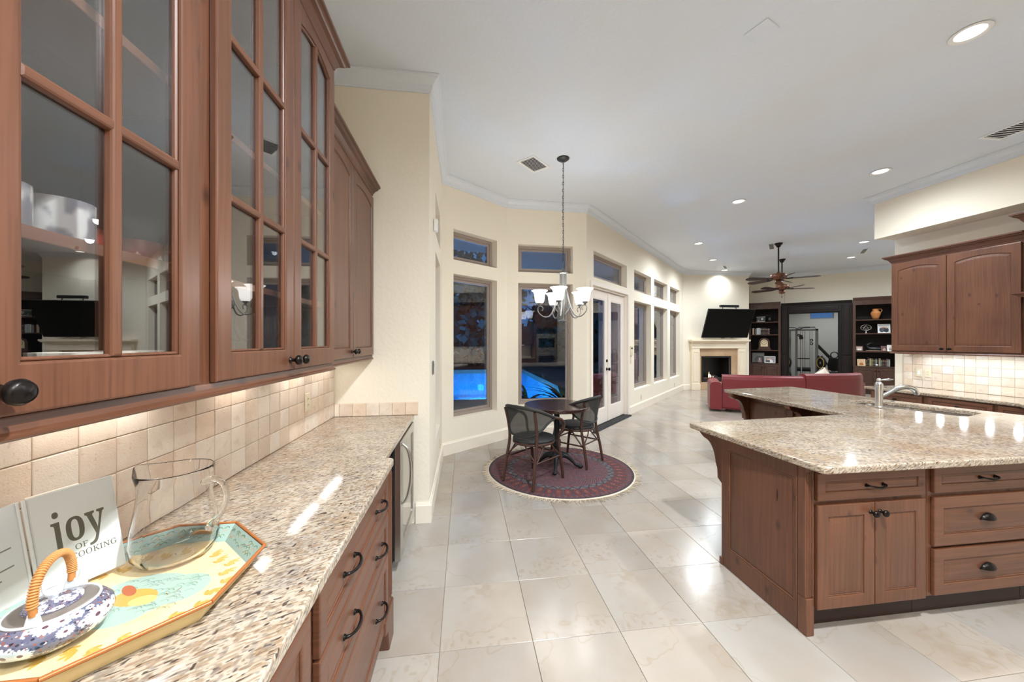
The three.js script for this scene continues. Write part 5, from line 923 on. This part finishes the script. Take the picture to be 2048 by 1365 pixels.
// ---------- on the left counter ----------
{
  const t = thing('serving_tray', 'cream octagonal painted tray with pale blue sides and gold scrolls', 'tray', [-0.76, CT, 0.95], 0);
  const top = [[0.224, -0.105], [0.219, 0.112], [0.066, 0.256], [-0.09, 0.256], [-0.225, 0.128], [-0.225, -0.135], [-0.085, -0.262], [0.066, -0.262]], low = top.map(([x, d]) => [x * 0.86, d * 0.88]);
  const paint = canvasTex(768, 768, (g, w, h) => {
    g.fillStyle = '#f0d9a8'; g.fillRect(0, 0, w, h);
    for (let i = 0; i < 900; i++) { g.fillStyle = `rgba(${200 + rnd() * 40},${170 + rnd() * 30},${110 + rnd() * 40},0.12)`; g.beginPath(); g.arc(rnd() * w, rnd() * h, 6 + rnd() * 26, 0, 7); g.fill(); }
    g.save(); g.translate(w / 2, h / 2);
    g.fillStyle = '#a9c0b2'; for (const [x, y, r, s] of [[0, 0, 150, 120], [-110, 30, 95, 80], [110, -20, 95, 85], [10, 90, 90, 60]]) { g.beginPath(); g.ellipse(x, y, r, s, 0, 0, 7); g.fill(); }
    for (let i = 0; i < 140; i++) { g.strokeStyle = `rgba(${60 + rnd() * 60},${90 + rnd() * 50},${70 + rnd() * 40},0.4)`; g.lineWidth = 3; const x = (rnd() - 0.5) * 300, y = (rnd() - 0.5) * 180; g.beginPath(); g.moveTo(x, y); g.quadraticCurveTo(x + 14, y - 18, x + 26, y - 6 + rnd() * 10); g.stroke(); }
    g.fillStyle = '#d8a64e'; g.beginPath(); g.ellipse(0, 10, 70, 44, 0.2, 0, 7); g.fill(); g.fillStyle = '#b8603a'; g.beginPath(); g.ellipse(-50, -30, 44, 16, 0.7, 0, 7); g.fill(); g.fillStyle = '#e2c27a'; g.beginPath(); g.ellipse(40, 30, 40, 26, 0, 0, 7); g.fill();
    g.strokeStyle = '#c8973e'; g.lineWidth = 9; g.lineCap = 'round';
    for (let i = 0; i < 26; i++) { const a = i / 26 * Math.PI * 2, r = 232 + (i % 2) * 18, x = Math.cos(a) * r * 1.05, y = Math.sin(a) * r; g.beginPath(); g.moveTo(x, y); g.bezierCurveTo(x + 30 * Math.cos(a + 1), y + 30 * Math.sin(a + 1), x + 46 * Math.cos(a + 2), y + 46 * Math.sin(a + 2), x + 20 * Math.cos(a + 2.8), y + 20 * Math.sin(a + 2.8)); g.stroke(); g.fillStyle = '#d4a64c'; for (let k = 0; k < 4; k++) { g.beginPath(); g.ellipse(x + 16 * Math.cos(a + k * 0.7), y + 16 * Math.sin(a + k * 0.7), 18, 6, a + k * 0.7, 0, 7); g.fill(); } }
    g.restore();
    g.fillStyle = '#7a5030'; for (let i = 0; i < 14; i++) { g.save(); g.translate(rnd() * w, rnd() * h); g.rotate(rnd() * 3); g.fillRect(0, 0, 16, 3); g.restore(); }
  });
  const fl = ext(poly(low), 0.006).rotateX(-PI / 2).translate(0, 0.003, 0), p = fl.attributes.position, uv = fl.attributes.uv;
  for (let i = 0; i < p.count; i++) uv.setXY(i, p.getX(i) / 0.52 + 0.5, -p.getZ(i) / 0.52 + 0.5);
  mesh('tray_floor', [own(fl)], mat(0xffffff, 0.3, { map: paint, clearcoat: 0.3 }), t, { uv: false });
  const blue = canvasTex(512, 64, (g, w, h) => { g.fillStyle = '#9fb8ae'; g.fillRect(0, 0, w, h); for (let i = 0; i < 80; i++) { g.strokeStyle = ['#5c7a68', '#7c8e62', '#c69a7a'][i % 3]; g.lineWidth = 2.5; const x = rnd() * w, y = 14 + rnd() * 36; g.beginPath(); g.moveTo(x, y); g.quadraticCurveTo(x + 9, y - 12, x + 18, y + 2); g.stroke(); } });
  const inn = mat(0xffffff, 0.35, { map: blue }), outm = mat(hex(228, 200, 142), 0.4), rim = mat(hex(176, 106, 54), 0.35, { metalness: 0.2 });
  top.forEach((a, i) => {
    const b = top[(i + 1) % 8], c = low[(i + 1) % 8], d = low[i], H = 0.047, e = 0.006, l = Math.hypot(a[0], a[1]), ins = (q) => { const m = Math.hypot(q[0], q[1]); return [q[0] * (1 - e / m), q[1] * (1 - e / m)]; };
    const v = (q, y) => [q[0], y, -q[1]], quad = (A, B, C, D) => { const g = new THREE.BufferGeometry(); g.setAttribute('position', new THREE.Float32BufferAttribute([...A, ...B, ...C, ...A, ...C, ...D], 3)); g.setAttribute('uv', new THREE.Float32BufferAttribute([0, 0, 0.4, 0, 0.4, 1, 0, 0, 0.4, 1, 0, 1], 2)); g.computeVertexNormals(); return g; };
    const s = mesh('side', [quad(v(d, 0.0015), v(a, H), v(b, H), v(c, 0.0015))], outm, t, { uv: false });
    mesh('painted_face', [quad(v(ins(d), 0.009), v(ins(c), 0.009), v(ins(b), H), v(ins(a), H))], inn, s, { uv: false });
    mesh('rim', [rod(v(a, H), v(b, H), 0.0045, 8)], rim, s);
    if (i === 2) { const mx = (a[0] + b[0]) / 2, hole = new THREE.TorusGeometry(0.016, 0.003, 8, 28).scale(1.6, 0.75, 1); mesh('handle_hole', [mv(hole, mx, 0.029, -(a[1] * 0.94) + 0.006, 0.25, 0, 0), mv(new THREE.CircleGeometry(0.016, 24).scale(1.6, 0.75, 1), mx, 0.029, -(a[1] * 0.94) + 0.0064, 0.25, 0, 0)], mat(hex(196, 150, 100), 0.5), s); }
  });
}
{
  const t = thing('teapot', 'squat blue and white flowered porcelain teapot with a wicker wrapped handle', 'teapot', [-0.81, CT + 0.0105, 0.828], 0.35);
  t.scale.setScalar(0.86);
  const ft = canvasTex(1024, 256, (g, w, h) => {
    g.fillStyle = '#6b6a80'; g.fillRect(0, 0, w, h);
    for (let i = 0; i < 1600; i++) { g.fillStyle = ['#2c2c3e', '#9a5a52', '#d8dce2', '#4a5272'][i % 4]; g.beginPath(); g.arc(rnd() * w, rnd() * h, 2 + rnd() * 4, 0, 7); g.fill(); }
    for (let i = 0; i < 46; i++) { const x = (i * 97.3) % w, y = 20 + ((i * 61.7) % (h - 30)), r = 17 + (i % 4) * 8; for (const dx of [0, -w, w]) { g.fillStyle = '#e4e8ef'; for (let k = 0; k < 16; k++) { const a = k * Math.PI / 8; g.beginPath(); g.ellipse(x + dx + Math.cos(a) * r * 0.62, y + Math.sin(a) * r * 0.62, r * 0.4, r * 0.16, a, 0, 7); g.fill(); } g.fillStyle = '#eef0f4'; g.beginPath(); g.arc(x + dx, y, r * 0.5, 0, 7); g.fill(); g.fillStyle = '#6a4a58'; g.beginPath(); g.arc(x + dx, y, r * 0.24, 0, 7); g.fill(); } }
  });
  ft.wrapS = THREE.RepeatWrapping;
  const por = mat(hex(224, 230, 236), 0.12, { clearcoat: 0.6, clearcoatRoughness: 0.05 }), flo = mat(0xffffff, 0.14, { map: ft, clearcoat: 0.6, clearcoatRoughness: 0.05 });
  mesh('body', [own(lathe([[0.05, 0.001], [0.052, 0.004], [0.07, 0.012], [0.089, 0.026], [0.097, 0.044], [0.094, 0.06], [0.084, 0.072], [0.074, 0.079]], 56))], flo, t, { uv: false });
  mesh('shoulder', lathe([[0.074, 0.079], [0.071, 0.082], [0.066, 0.0825], [0.05, 0.085], [0.042, 0.0865], [0.0, 0.087]], 48), mat(hex(120, 112, 106), 0.2, { clearcoat: 0.5 }), t);
  mesh('shoulder_band', new THREE.TorusGeometry(0.0725, 0.003, 8, 56).rotateX(PI / 2).translate(0, 0.081, 0), por, t);
  mesh('foot_ring', lathe([[0, 0.0005], [0.052, 0.0005], [0.054, 0.005], [0.05, 0.006]], 40), por, t);
  const lid = mesh('lid', [own(lathe([[0.046, 0.0865], [0.046, 0.09], [0.034, 0.094], [0.012, 0.098], [0, 0.0985]], 40))], flo, t, { uv: false });
  mesh('knob', lathe([[0, 0.122], [0.013, 0.119], [0.016, 0.112], [0.009, 0.104], [0.008, 0.098]].reverse(), 24), por, lid);
  mesh('spout', [taper([[0.0, 0.04, -0.08], [0.0, 0.062, -0.104], [0.0, 0.084, -0.118], [0.0, 0.096, -0.124]], [0.02, 0.014, 0.01, 0.009], 18, 14)], por, t);
  for (const s of [-1, 1]) mesh('lug', [ext(poly([[-0.014, 0], [0.014, 0], [0.008, 0.026], [-0.008, 0.026]]), 0.008, 0.002).translate(0, 0.078, s * 0.066 - 0.004)], por, t);
  const hp = [[0, 0.1, -0.066], [0, 0.135, -0.068], [0, 0.172, -0.052], [0, 0.19, -0.02], [0, 0.19, 0.02], [0, 0.172, 0.052], [0, 0.135, 0.068], [0, 0.1, 0.066]], hc = new THREE.CatmullRomCurve3(hp.map((p) => new THREE.Vector3(...p)));
  mesh('handle', tube(hp, 0.0068, 44, 10), mat(hex(196, 130, 70), 0.6), t);
  const wr = []; for (let i = 1; i < 44; i++) { const p = hc.getPointAt(0.06 + i / 44 * 0.88), q = hc.getTangentAt(0.06 + i / 44 * 0.88), g = new THREE.TorusGeometry(0.0072, 0.0021, 6, 14); g.applyQuaternion(new THREE.Quaternion().setFromUnitVectors(new THREE.Vector3(0, 0, 1), q)); wr.push(g.translate(p.x, p.y, p.z)); }
  mesh('wicker_wrap', wr, mat(hex(208, 146, 84), 0.65), t);
}
{
  const S = [-0.957, 0.958], Fp = [-0.876, 1.064], w = Math.hypot(Fp[0] - S[0], Fp[1] - S[1]), turn = Math.atan2(Fp[1] - S[1], Fp[0] - S[0]), hh = 0.238;
  const t = thing('cookbook', 'white and silver cookbook standing half open on the tray', 'book', [S[0], CT + 0.0105, S[1]], turn);
  t.rotation.set(-0.05, turn, 0.1, 'YXZ');
  const front = canvasTex(640, 1024, (g, W, H) => {
    g.fillStyle = '#d9dbd8'; g.fillRect(0, 0, W, H);
    g.fillStyle = '#5d5a4e'; g.textAlign = 'left';
    g.save(); g.translate(118, 560); g.scale(1, 1.55); g.font = 'bold 300px serif'; g.fillText('joy', 0, 0, 420); g.restore();
    g.font = '80px serif'; g.fillText('OF', 268, 660); g.font = '84px serif'; g.fillText('COOKING', 232, 750, 370);
  });
  const cov = (x0, x1) => { const g = bx(x0, x1, 0.001, hh, -0.0015, 0.0015); return own(g); };
  const white = mat(hex(226, 228, 226), 0.25, { clearcoat: 0.4, clearcoatRoughness: 0.15 });
  mesh('front_cover', [bx(0, w, 0.001, hh, -0.002, 0.001)], white, t);
  const fp = new THREE.PlaneGeometry(w - 0.004, hh - 0.003).translate(w / 2, hh / 2, 0.0014);
  mesh('cover_print', [own(fp)], mat(0xffffff, 0.22, { map: front, clearcoat: 0.4, clearcoatRoughness: 0.15 }), t, { uv: false });
  mesh('pages', [bx(0.002, w - 0.006, 0.005, hh - 0.005, -0.022, -0.003), bx(0.002, w * 0.62, 0.005, hh - 0.003, -0.034, -0.024)], mat(hex(240, 234, 222), 0.8), t);
  mesh('hinge', [rod([-0.004, 0.001, 0.002], [-0.004, hh, 0.002], 0.0035), rod([-0.012, 0.001, 0.0], [-0.012, hh, 0.0], 0.003)], white, t);
  const spT = canvasTex(256, 512, (g, W, H) => { g.fillStyle = '#dcdedc'; g.fillRect(0, 0, W, H); g.fillStyle = '#8a877c'; for (let i = 0; i < 4; i++) g.fillRect(30, 190 + i * 44, 190 - (i % 2) * 50, 7); g.fillStyle = '#c49a6a'; g.fillRect(40, 110, 120, 20); });
  const bk = mesh('back_cover', [bx(-0.125, 0, 0.001, hh, -0.0015, 0.0015)], white, t);
  mesh('cover_print', [own(new THREE.PlaneGeometry(0.12, hh - 0.004).translate(-0.0625, hh / 2, 0.0019))], mat(0xffffff, 0.25, { map: spT }), bk, { uv: false });
  bk.position.set(-0.015, 0, -0.001); bk.rotation.y = 0.62;
}
{
  const t = thing('glass_pitcher', 'clear glass pitcher with a pinched spout standing on the tray', 'pitcher', [-0.79, CT + 0.0105, 1.105], -YAW);
  const prof = [[0, 0.003], [0.055, 0.003], [0.078, 0.01], [0.092, 0.032], [0.094, 0.056], [0.09, 0.1], [0.082, 0.145], [0.077, 0.185], [0.078, 0.215], [0.084, 0.24]], inn = prof.map(([r, y]) => [Math.max(r - 0.0032, 0), y + 0.004]).reverse();
  const g = lathe([...prof, [0.0825, 0.2425], ...inn], 56), p = g.attributes.position;
  for (let i = 0; i < p.count; i++) { const x = p.getX(i), y = p.getY(i), z = p.getZ(i), a = Math.atan2(z, -x), k = sm(0.185, 0.24, y) * Math.exp(-a * a * 5); p.setX(i, x * (1 + 0.32 * k)); p.setZ(i, z * (1 - 0.15 * k)); p.setY(i, y + 0.008 * k ); }
  g.computeVertexNormals(); mesh('body', g, M.solidGlass, t);
  mesh('handle', taper([[0.076, 0.205, 0], [0.104, 0.215, 0], [0.132, 0.2, 0], [0.14, 0.165, 0], [0.124, 0.12, 0], [0.1, 0.092, 0], [0.092, 0.078, 0]], [0.009, 0.008, 0.0075, 0.0075, 0.0075, 0.008, 0.011], 36, 12), M.solidGlass, t);
}
// ---------- inside the glass door cabinet ----------
{
  const grey = tex(128, 64, (u, v) => mix([206, 204, 200], [120, 116, 120], sm(0.45, 0.6, fbm(u, v, 10, 4, 3)))), redT = tex(128, 64, (u, v) => { const c = Math.hypot((u * 6) % 1 - 0.5, (v * 2) % 1 - 0.5); return c < 0.3 ? [222, 206, 190] : mix([176, 74, 58], [120, 46, 44], fbm(u, v, 8, 6, 2)); });
  const mug = (label, x, d, h, m, r = 0.046, hh = 0.088, turn = 0) => { const t = thing('mug', label, 'cup', [x, h + 0.0008, d], turn); mesh('body', [own(lathe([[0, 0.001], [r * 0.9, 0.001], [r, 0.006], [r, hh], [r - 0.004, hh], [r - 0.005, 0.008], [0, 0.007]], 32))], m, t, { uv: false }); mesh('handle', tube([[r - 0.003, hh * 0.8, 0], [r + 0.024, hh * 0.78, 0], [r + 0.028, hh * 0.45, 0], [r - 0.002, hh * 0.22, 0]], 0.005, 18, 8), m, t); };
  const gm = mat(0xffffff, 0.25, { map: grey }), rm = mat(0xffffff, 0.25, { map: redT });
  mug('grey flowered mug at the left of the cabinet shelf', -0.81, 0.73, 1.69, gm, 0.046, 0.088, PI); mug('grey flowered mug nearer the middle of the cabinet shelf', -0.8, 0.832, 1.69, gm, 0.046, 0.088, PI);
  mug('red starred cup behind the grey mug in the cabinet', -0.85, 0.935, 1.69, rm, 0.045, 0.06, PI); mug('red starred cup with its handle to the right in the cabinet', -0.82, 1.035, 1.69, rm, 0.044, 0.06, PI / 2 - 0.5);
  mug('low red patterned cup at the bottom left of the glass cabinet', -0.76, 0.7, 1.406, rm, 0.042, 0.04);
  const ram = (label, d) => { const t = thing('ramekin', label, 'ramekin', [-0.81, 1.4065, d], 0), g = lathe([[0, 0.001], [0.052, 0.001], [0.06, 0.07], [0.056, 0.07], [0.049, 0.006], [0, 0.006]], 64), p = g.attributes.position; for (let i = 0; i < p.count; i++) { const a = Math.atan2(p.getZ(i), p.getX(i)), k = 1 + 0.018 * Math.cos(a * 20); p.setX(i, p.getX(i) * k); p.setZ(i, p.getZ(i) * k); } g.computeVertexNormals(); mesh('body', g, mat(hex(232, 226, 214), 0.3), t); mesh('red_mark', mv(new THREE.SphereGeometry(0.012, 12, 8).scale(1, 0.6, 0.25), 0.057, 0.03, 0.012, 0, PI / 2 - 0.2, 0), mat(hex(150, 40, 44), 0.4), t); };
  ram('white fluted ramekin behind the cabinet muntin', 0.86); ram('white fluted ramekin at the right of the glass cabinet door', 0.995);
  const wine = thing('wine_glass', 'clear stemmed wine glass, first from the left on the cabinet bottom', 'glass', [-0.84, 1.4065, 1.3], 0, 'wine glasses in the cabinet');
  mesh('bowl', lathe([[0.003, 0.09], [0.02, 0.1], [0.036, 0.13], [0.038, 0.16], [0.032, 0.2], [0.0305, 0.2], [0.0365, 0.16], [0.0345, 0.131], [0.019, 0.102], [0.0, 0.093]], 24), M.solidGlass, wine); mesh('stem', lathe([[0, 0.0005], [0.034, 0.0005], [0.034, 0.002], [0.006, 0.006], [0.0035, 0.02], [0.003, 0.09], [0, 0.092]], 20), M.solidGlass, wine);
  [[1.4, -0.92, 'second'], [1.5, -0.83, 'third'], [1.6, -0.92, 'fourth'], [1.7, -0.84, 'fifth'], [1.8, -0.92, 'sixth']].forEach(([d, x, w]) => dup(wine, `clear stemmed wine glass, ${w} from the left on the cabinet bottom`, [x, 1.4065, d]));
  dup(wine, 'clear wine glass on the upper cabinet shelf, left of two', [-0.8, 2.1408, 0.72]); dup(wine, 'clear wine glass on the upper cabinet shelf, right of two', [-0.8, 2.1408, 0.81]);
}
// ---------- kitchen behind the camera, seen only in the window reflections ----------
{
  const t = thing('tall_kitchen_cabinet', 'dark wall and base cabinets with lit splashback, seen mirrored in the bay window', 'cabinet', [3.1, 0, -1.4], PI);
  mesh('carcass', [bx(0, 2.2, 0.1, 0.86, -0.59, 0), bx(0, 2.2, 1.36, 2.8, -0.59, -0.24)], M.wood, t); mesh('toe_kick', bx(0, 2.2, 0.001, 0.1, -0.59, -0.06), M.toe, t); mesh('worktop', bx(0, 2.2, 0.861, 0.896, -0.59, 0.025, 0.004), M.granite, t); mesh('splashback', bx(0, 2.2, 0.897, 1.359, -0.595, -0.585), M.tumb[0], t);
  for (let i = 0; i < 4; i++) { panelFront('door', t, [0.02 + i * 0.545, 0.555 + i * 0.545, 1.38, 2.77], -0.2395, { arch: 0.03 }); panelFront('door', t, [0.02 + i * 0.545, 0.555 + i * 0.545, 0.13, 0.83], 0.0005, {}); }
  const u = thing('under_cabinet_light', 'under-cabinet light strip behind the camera', 'light', [2.0, 1.34, -1.75], 0); mesh('lamp_lens', box(1.6, 0.01, 0.04, 0, 0.008, 0, 0.002), M.barLamp, u); mesh('housing', box(1.64, 0.006, 0.06, 0, 0.0165, 0), M.white, u); area(2.0, 1.338, -1.75, 1.6, 0.04, 10, WARM);
  const o = thing('wall_oven', 'stainless double wall oven tower, seen mirrored in the bay window', 'oven', [3.95, 0, -1.4], PI), w = 0.84;
  mesh('cabinet_body', bx(0, w, 0.001, 2.8, -0.59, 0), M.wood, o); panelFront('door', o, [0.03, w - 0.03, 2.0, 2.77], 0.0005, {});
  for (const [y0, y1] of [[0.5, 1.12], [1.14, 1.76]]) { const dr = mesh('oven_door', bx(0.04, w - 0.04, y0, y1, 0.0005, 0.03, 0.004), M.steel, o); mesh('pane', bx(0.12, w - 0.12, y0 + 0.12, y1 - 0.16, 0.03, 0.032), M.black, dr); mesh('handle', [rod([0.1, y1 - 0.07, 0.07], [w - 0.1, y1 - 0.07, 0.07], 0.012), rod([0.13, y1 - 0.07, 0.03], [0.13, y1 - 0.07, 0.07], 0.009), rod([w - 0.13, y1 - 0.07, 0.03], [w - 0.13, y1 - 0.07, 0.07], 0.009)], M.steel, dr); }
  mesh('control_panel', bx(0.04, w - 0.04, 1.77, 1.95, 0.0005, 0.028, 0.003), M.black, o);
}
// ---------- outdoors at dusk ----------
{
  const ground = struct('ground_patio', [bx(-14, -5.2, -0.25, -0.055, -30, 4), bx(-5.2, 3.2, -0.25, -0.055, -9.6, 4), bx(3.2, 30, -0.25, -0.055, -30, 4), bx(-5.2, 3.2, -0.25, -0.055, -30, -19.5)], mat(hex(150, 132, 122), 0.7, { map: travT }));
  const plaster = mat(hex(120, 190, 225), 0.6);
  struct('pool_basin', [bx(-5.2, 3.2, -1.5, -1.4, -19.5, -9.6), bx(-5.3, -5.2, -1.5, -0.056, -19.5, -9.6), bx(3.2, 3.3, -1.5, -0.256, -19.5, -9.6), bx(-5.2, 3.2, -1.5, -0.256, -9.6, -9.5), bx(-5.2, 3.2, -1.5, -0.256, -19.6, -19.5)], plaster);
  const w = struct('water_pool', bx(-5.19, 3.19, -0.171, -0.165, -19.49, -9.61), mat(hex(150, 205, 235), 0.03, { transmission: 1, thickness: 0, ior: 1.33 }));
  for (const [x, d, w] of [[-3.6, 12, 'farthest to the left'], [-0.5, 11.2, 'nearest the bay window'], [-2.2, 15, 'left of the middle'], [1.4, 13.5, 'farthest to the right'], [0.8, 17.5, 'at the far end']]) {
    const t = thing('pool_light', `round underwater pool lamp ${w}`, 'pool light', [x, -1.395, d], 0, 'underwater pool lamps');
    mesh('lamp_lens', lathe([[0, 0.03], [0.1, 0.025], [0.12, 0], [0, 0]], 20), mat(0xffffff, 0.4, { emissive: new THREE.Color(0.35, 0.7, 1), emissiveIntensity: 2 }), t); mesh('trim_ring', new THREE.TorusGeometry(0.125, 0.012, 8, 28).rotateX(PI / 2).translate(0, 0.012, 0), M.steel, t);
    const l = new THREE.PointLight(new THREE.Color(0.36, 0.74, 1), LV.pool); l.position.copy(V(x, -0.75, d)); l.castShadow = true; l.shadow.radius = 8; scene.add(l);
  }
  struct('roof_patio', [ext(poly([[-1.2, 4.95], [0.5, 5.85], [1.8, 5.95], [6.4, 10.55], [4.6, 12.3], [1.3, 9.0], [0.75, 6.75], [-1.4, 5.95]]), 0.12).rotateX(-PI / 2).translate(0, 3.12, 0)], mat(hex(120, 92, 82), 0.8));
  const st = mat(hex(168, 142, 140), 0.85);
  for (const [s, n, w2] of [[1.45, 0.85, 0.3], [3.55, 1.1, 0.42], [5.0, 1.1, 0.42], [6.3, 1.1, 0.42]]) { const c = [A3[0] + longF.u[0] * s - longF.u[1] * n, A3[1] + longF.u[1] * s + longF.u[0] * n]; const o = thing('patio_column', 'square stucco patio column outside the window wall', 'column', [c[0], -0.055, c[1]], longF.turn, 'stucco patio columns'); mesh('shaft', box(w2, 3.0, 0.4, 0, 1.58, 0, 0.02), st, o); mesh('plinth', box(w2 + 0.08, 0.16, 0.48, 0, 0.081, 0, 0.01), st, o); }
  const leafM = mat(hex(46, 74, 52), 0.6), darkM = mat(hex(38, 56, 44), 0.7), bark = mat(hex(60, 46, 38), 0.9);
  const shrub = (label, x, d, s, n) => {
    const t = thing('fan_palm', label, 'palm', [x, -0.055, d], rnd() * 3), L = [];
    for (let i = 0; i < n; i++) { const a = rnd() * 6.28, e = rr(0.25, 1.25), l = s * rr(0.6, 1), c = Math.cos(a), z = Math.sin(a), pos = [], seg = 6; for (let k = 0; k < seg; k++) { const f = (q) => { const r = l * q * Math.cos(e * (1 - 0.5 * q)), y = 0.25 * s + l * q * Math.sin(e) - l * q * q * 0.45, wd = 0.045 * s * Math.sin(Math.PI * Math.min(1, q * 0.9 + 0.1)); return [[r * c - wd * z, y, r * z + wd * c], [r * c + wd * z, y, r * z - wd * c]]; }; const [A, B] = f(k / seg), [C, D] = f((k + 1) / seg); pos.push(...A, ...B, ...C, ...C, ...B, ...D); } const g = new THREE.BufferGeometry(); g.setAttribute('position', new THREE.Float32BufferAttribute(pos, 3)); g.computeVertexNormals(); L.push(g); }
    mesh('foliage', L, leafM, t, { kind: 'stuff' }); mesh('stem', cyl(0.04 * s, 0.06 * s, 0.35 * s, 0, 0.18 * s, 0, 10), bark, t);
  };
  shrub('leafy palm outside the center bay window', 2.0, 7.0, 1.0, 46); shrub('low leafy palm outside the bay, left of the other', 1.35, 7.6, 0.8, 36); shrub('leafy palm outside the french door', 3.2, 8.4, 1.1, 46); shrub('palm farther out on the patio beyond the french door', 4.2, 10.2, 1.3, 50);
  const tree = (label, x, d, h, r) => {
    const t = thing('garden_tree', label, 'tree', [x, -0.055, d], rnd() * 6), L = [];
    for (let i = 0; i < 2600; i++) { const a = rnd() * 6.28, v = Math.acos(2 * rnd() - 1), q = r * (0.55 + 0.45 * rnd()) * (1 + 0.25 * Math.sin(3 * a + v * 2)), x2 = q * Math.sin(v) * Math.cos(a), y2 = h * 0.62 + q * 1.05 * Math.cos(v), z2 = q * Math.sin(v) * Math.sin(a), g = new THREE.PlaneGeometry(0.3, 0.42); L.push(mv(g, x2, y2, z2, rnd() * 6, rnd() * 6, rnd() * 6)); }
    mesh('foliage', L, darkM, t, { kind: 'stuff' }); mesh('trunk', taper([[0, 0, 0], [0.05, h * 0.3, 0.03], [0, h * 0.65, 0]], [0.18, 0.13, 0.06], 12, 8), bark, t);
  };
  tree('dark garden tree beyond the pool, left', -6.5, 21.6, 6.2, 3.0); tree('dark garden tree beyond the pool, middle', 0.4, 22, 6.4, 3.1); tree('dark garden tree beyond the pool, right', 7.2, 21.6, 6.2, 3.0); tree('dark garden tree beyond the patio', 13.4, 19, 6, 2.4); tree('dark garden tree at the left of the garden', -8.5, 15, 6, 2.4);
  const hedge = struct('wall_garden', bx(-14, 22, -0.05, 2.6, -26.4, -26.2), mat(hex(126, 106, 100), 0.9));
}
renderer.render(scene, camera);
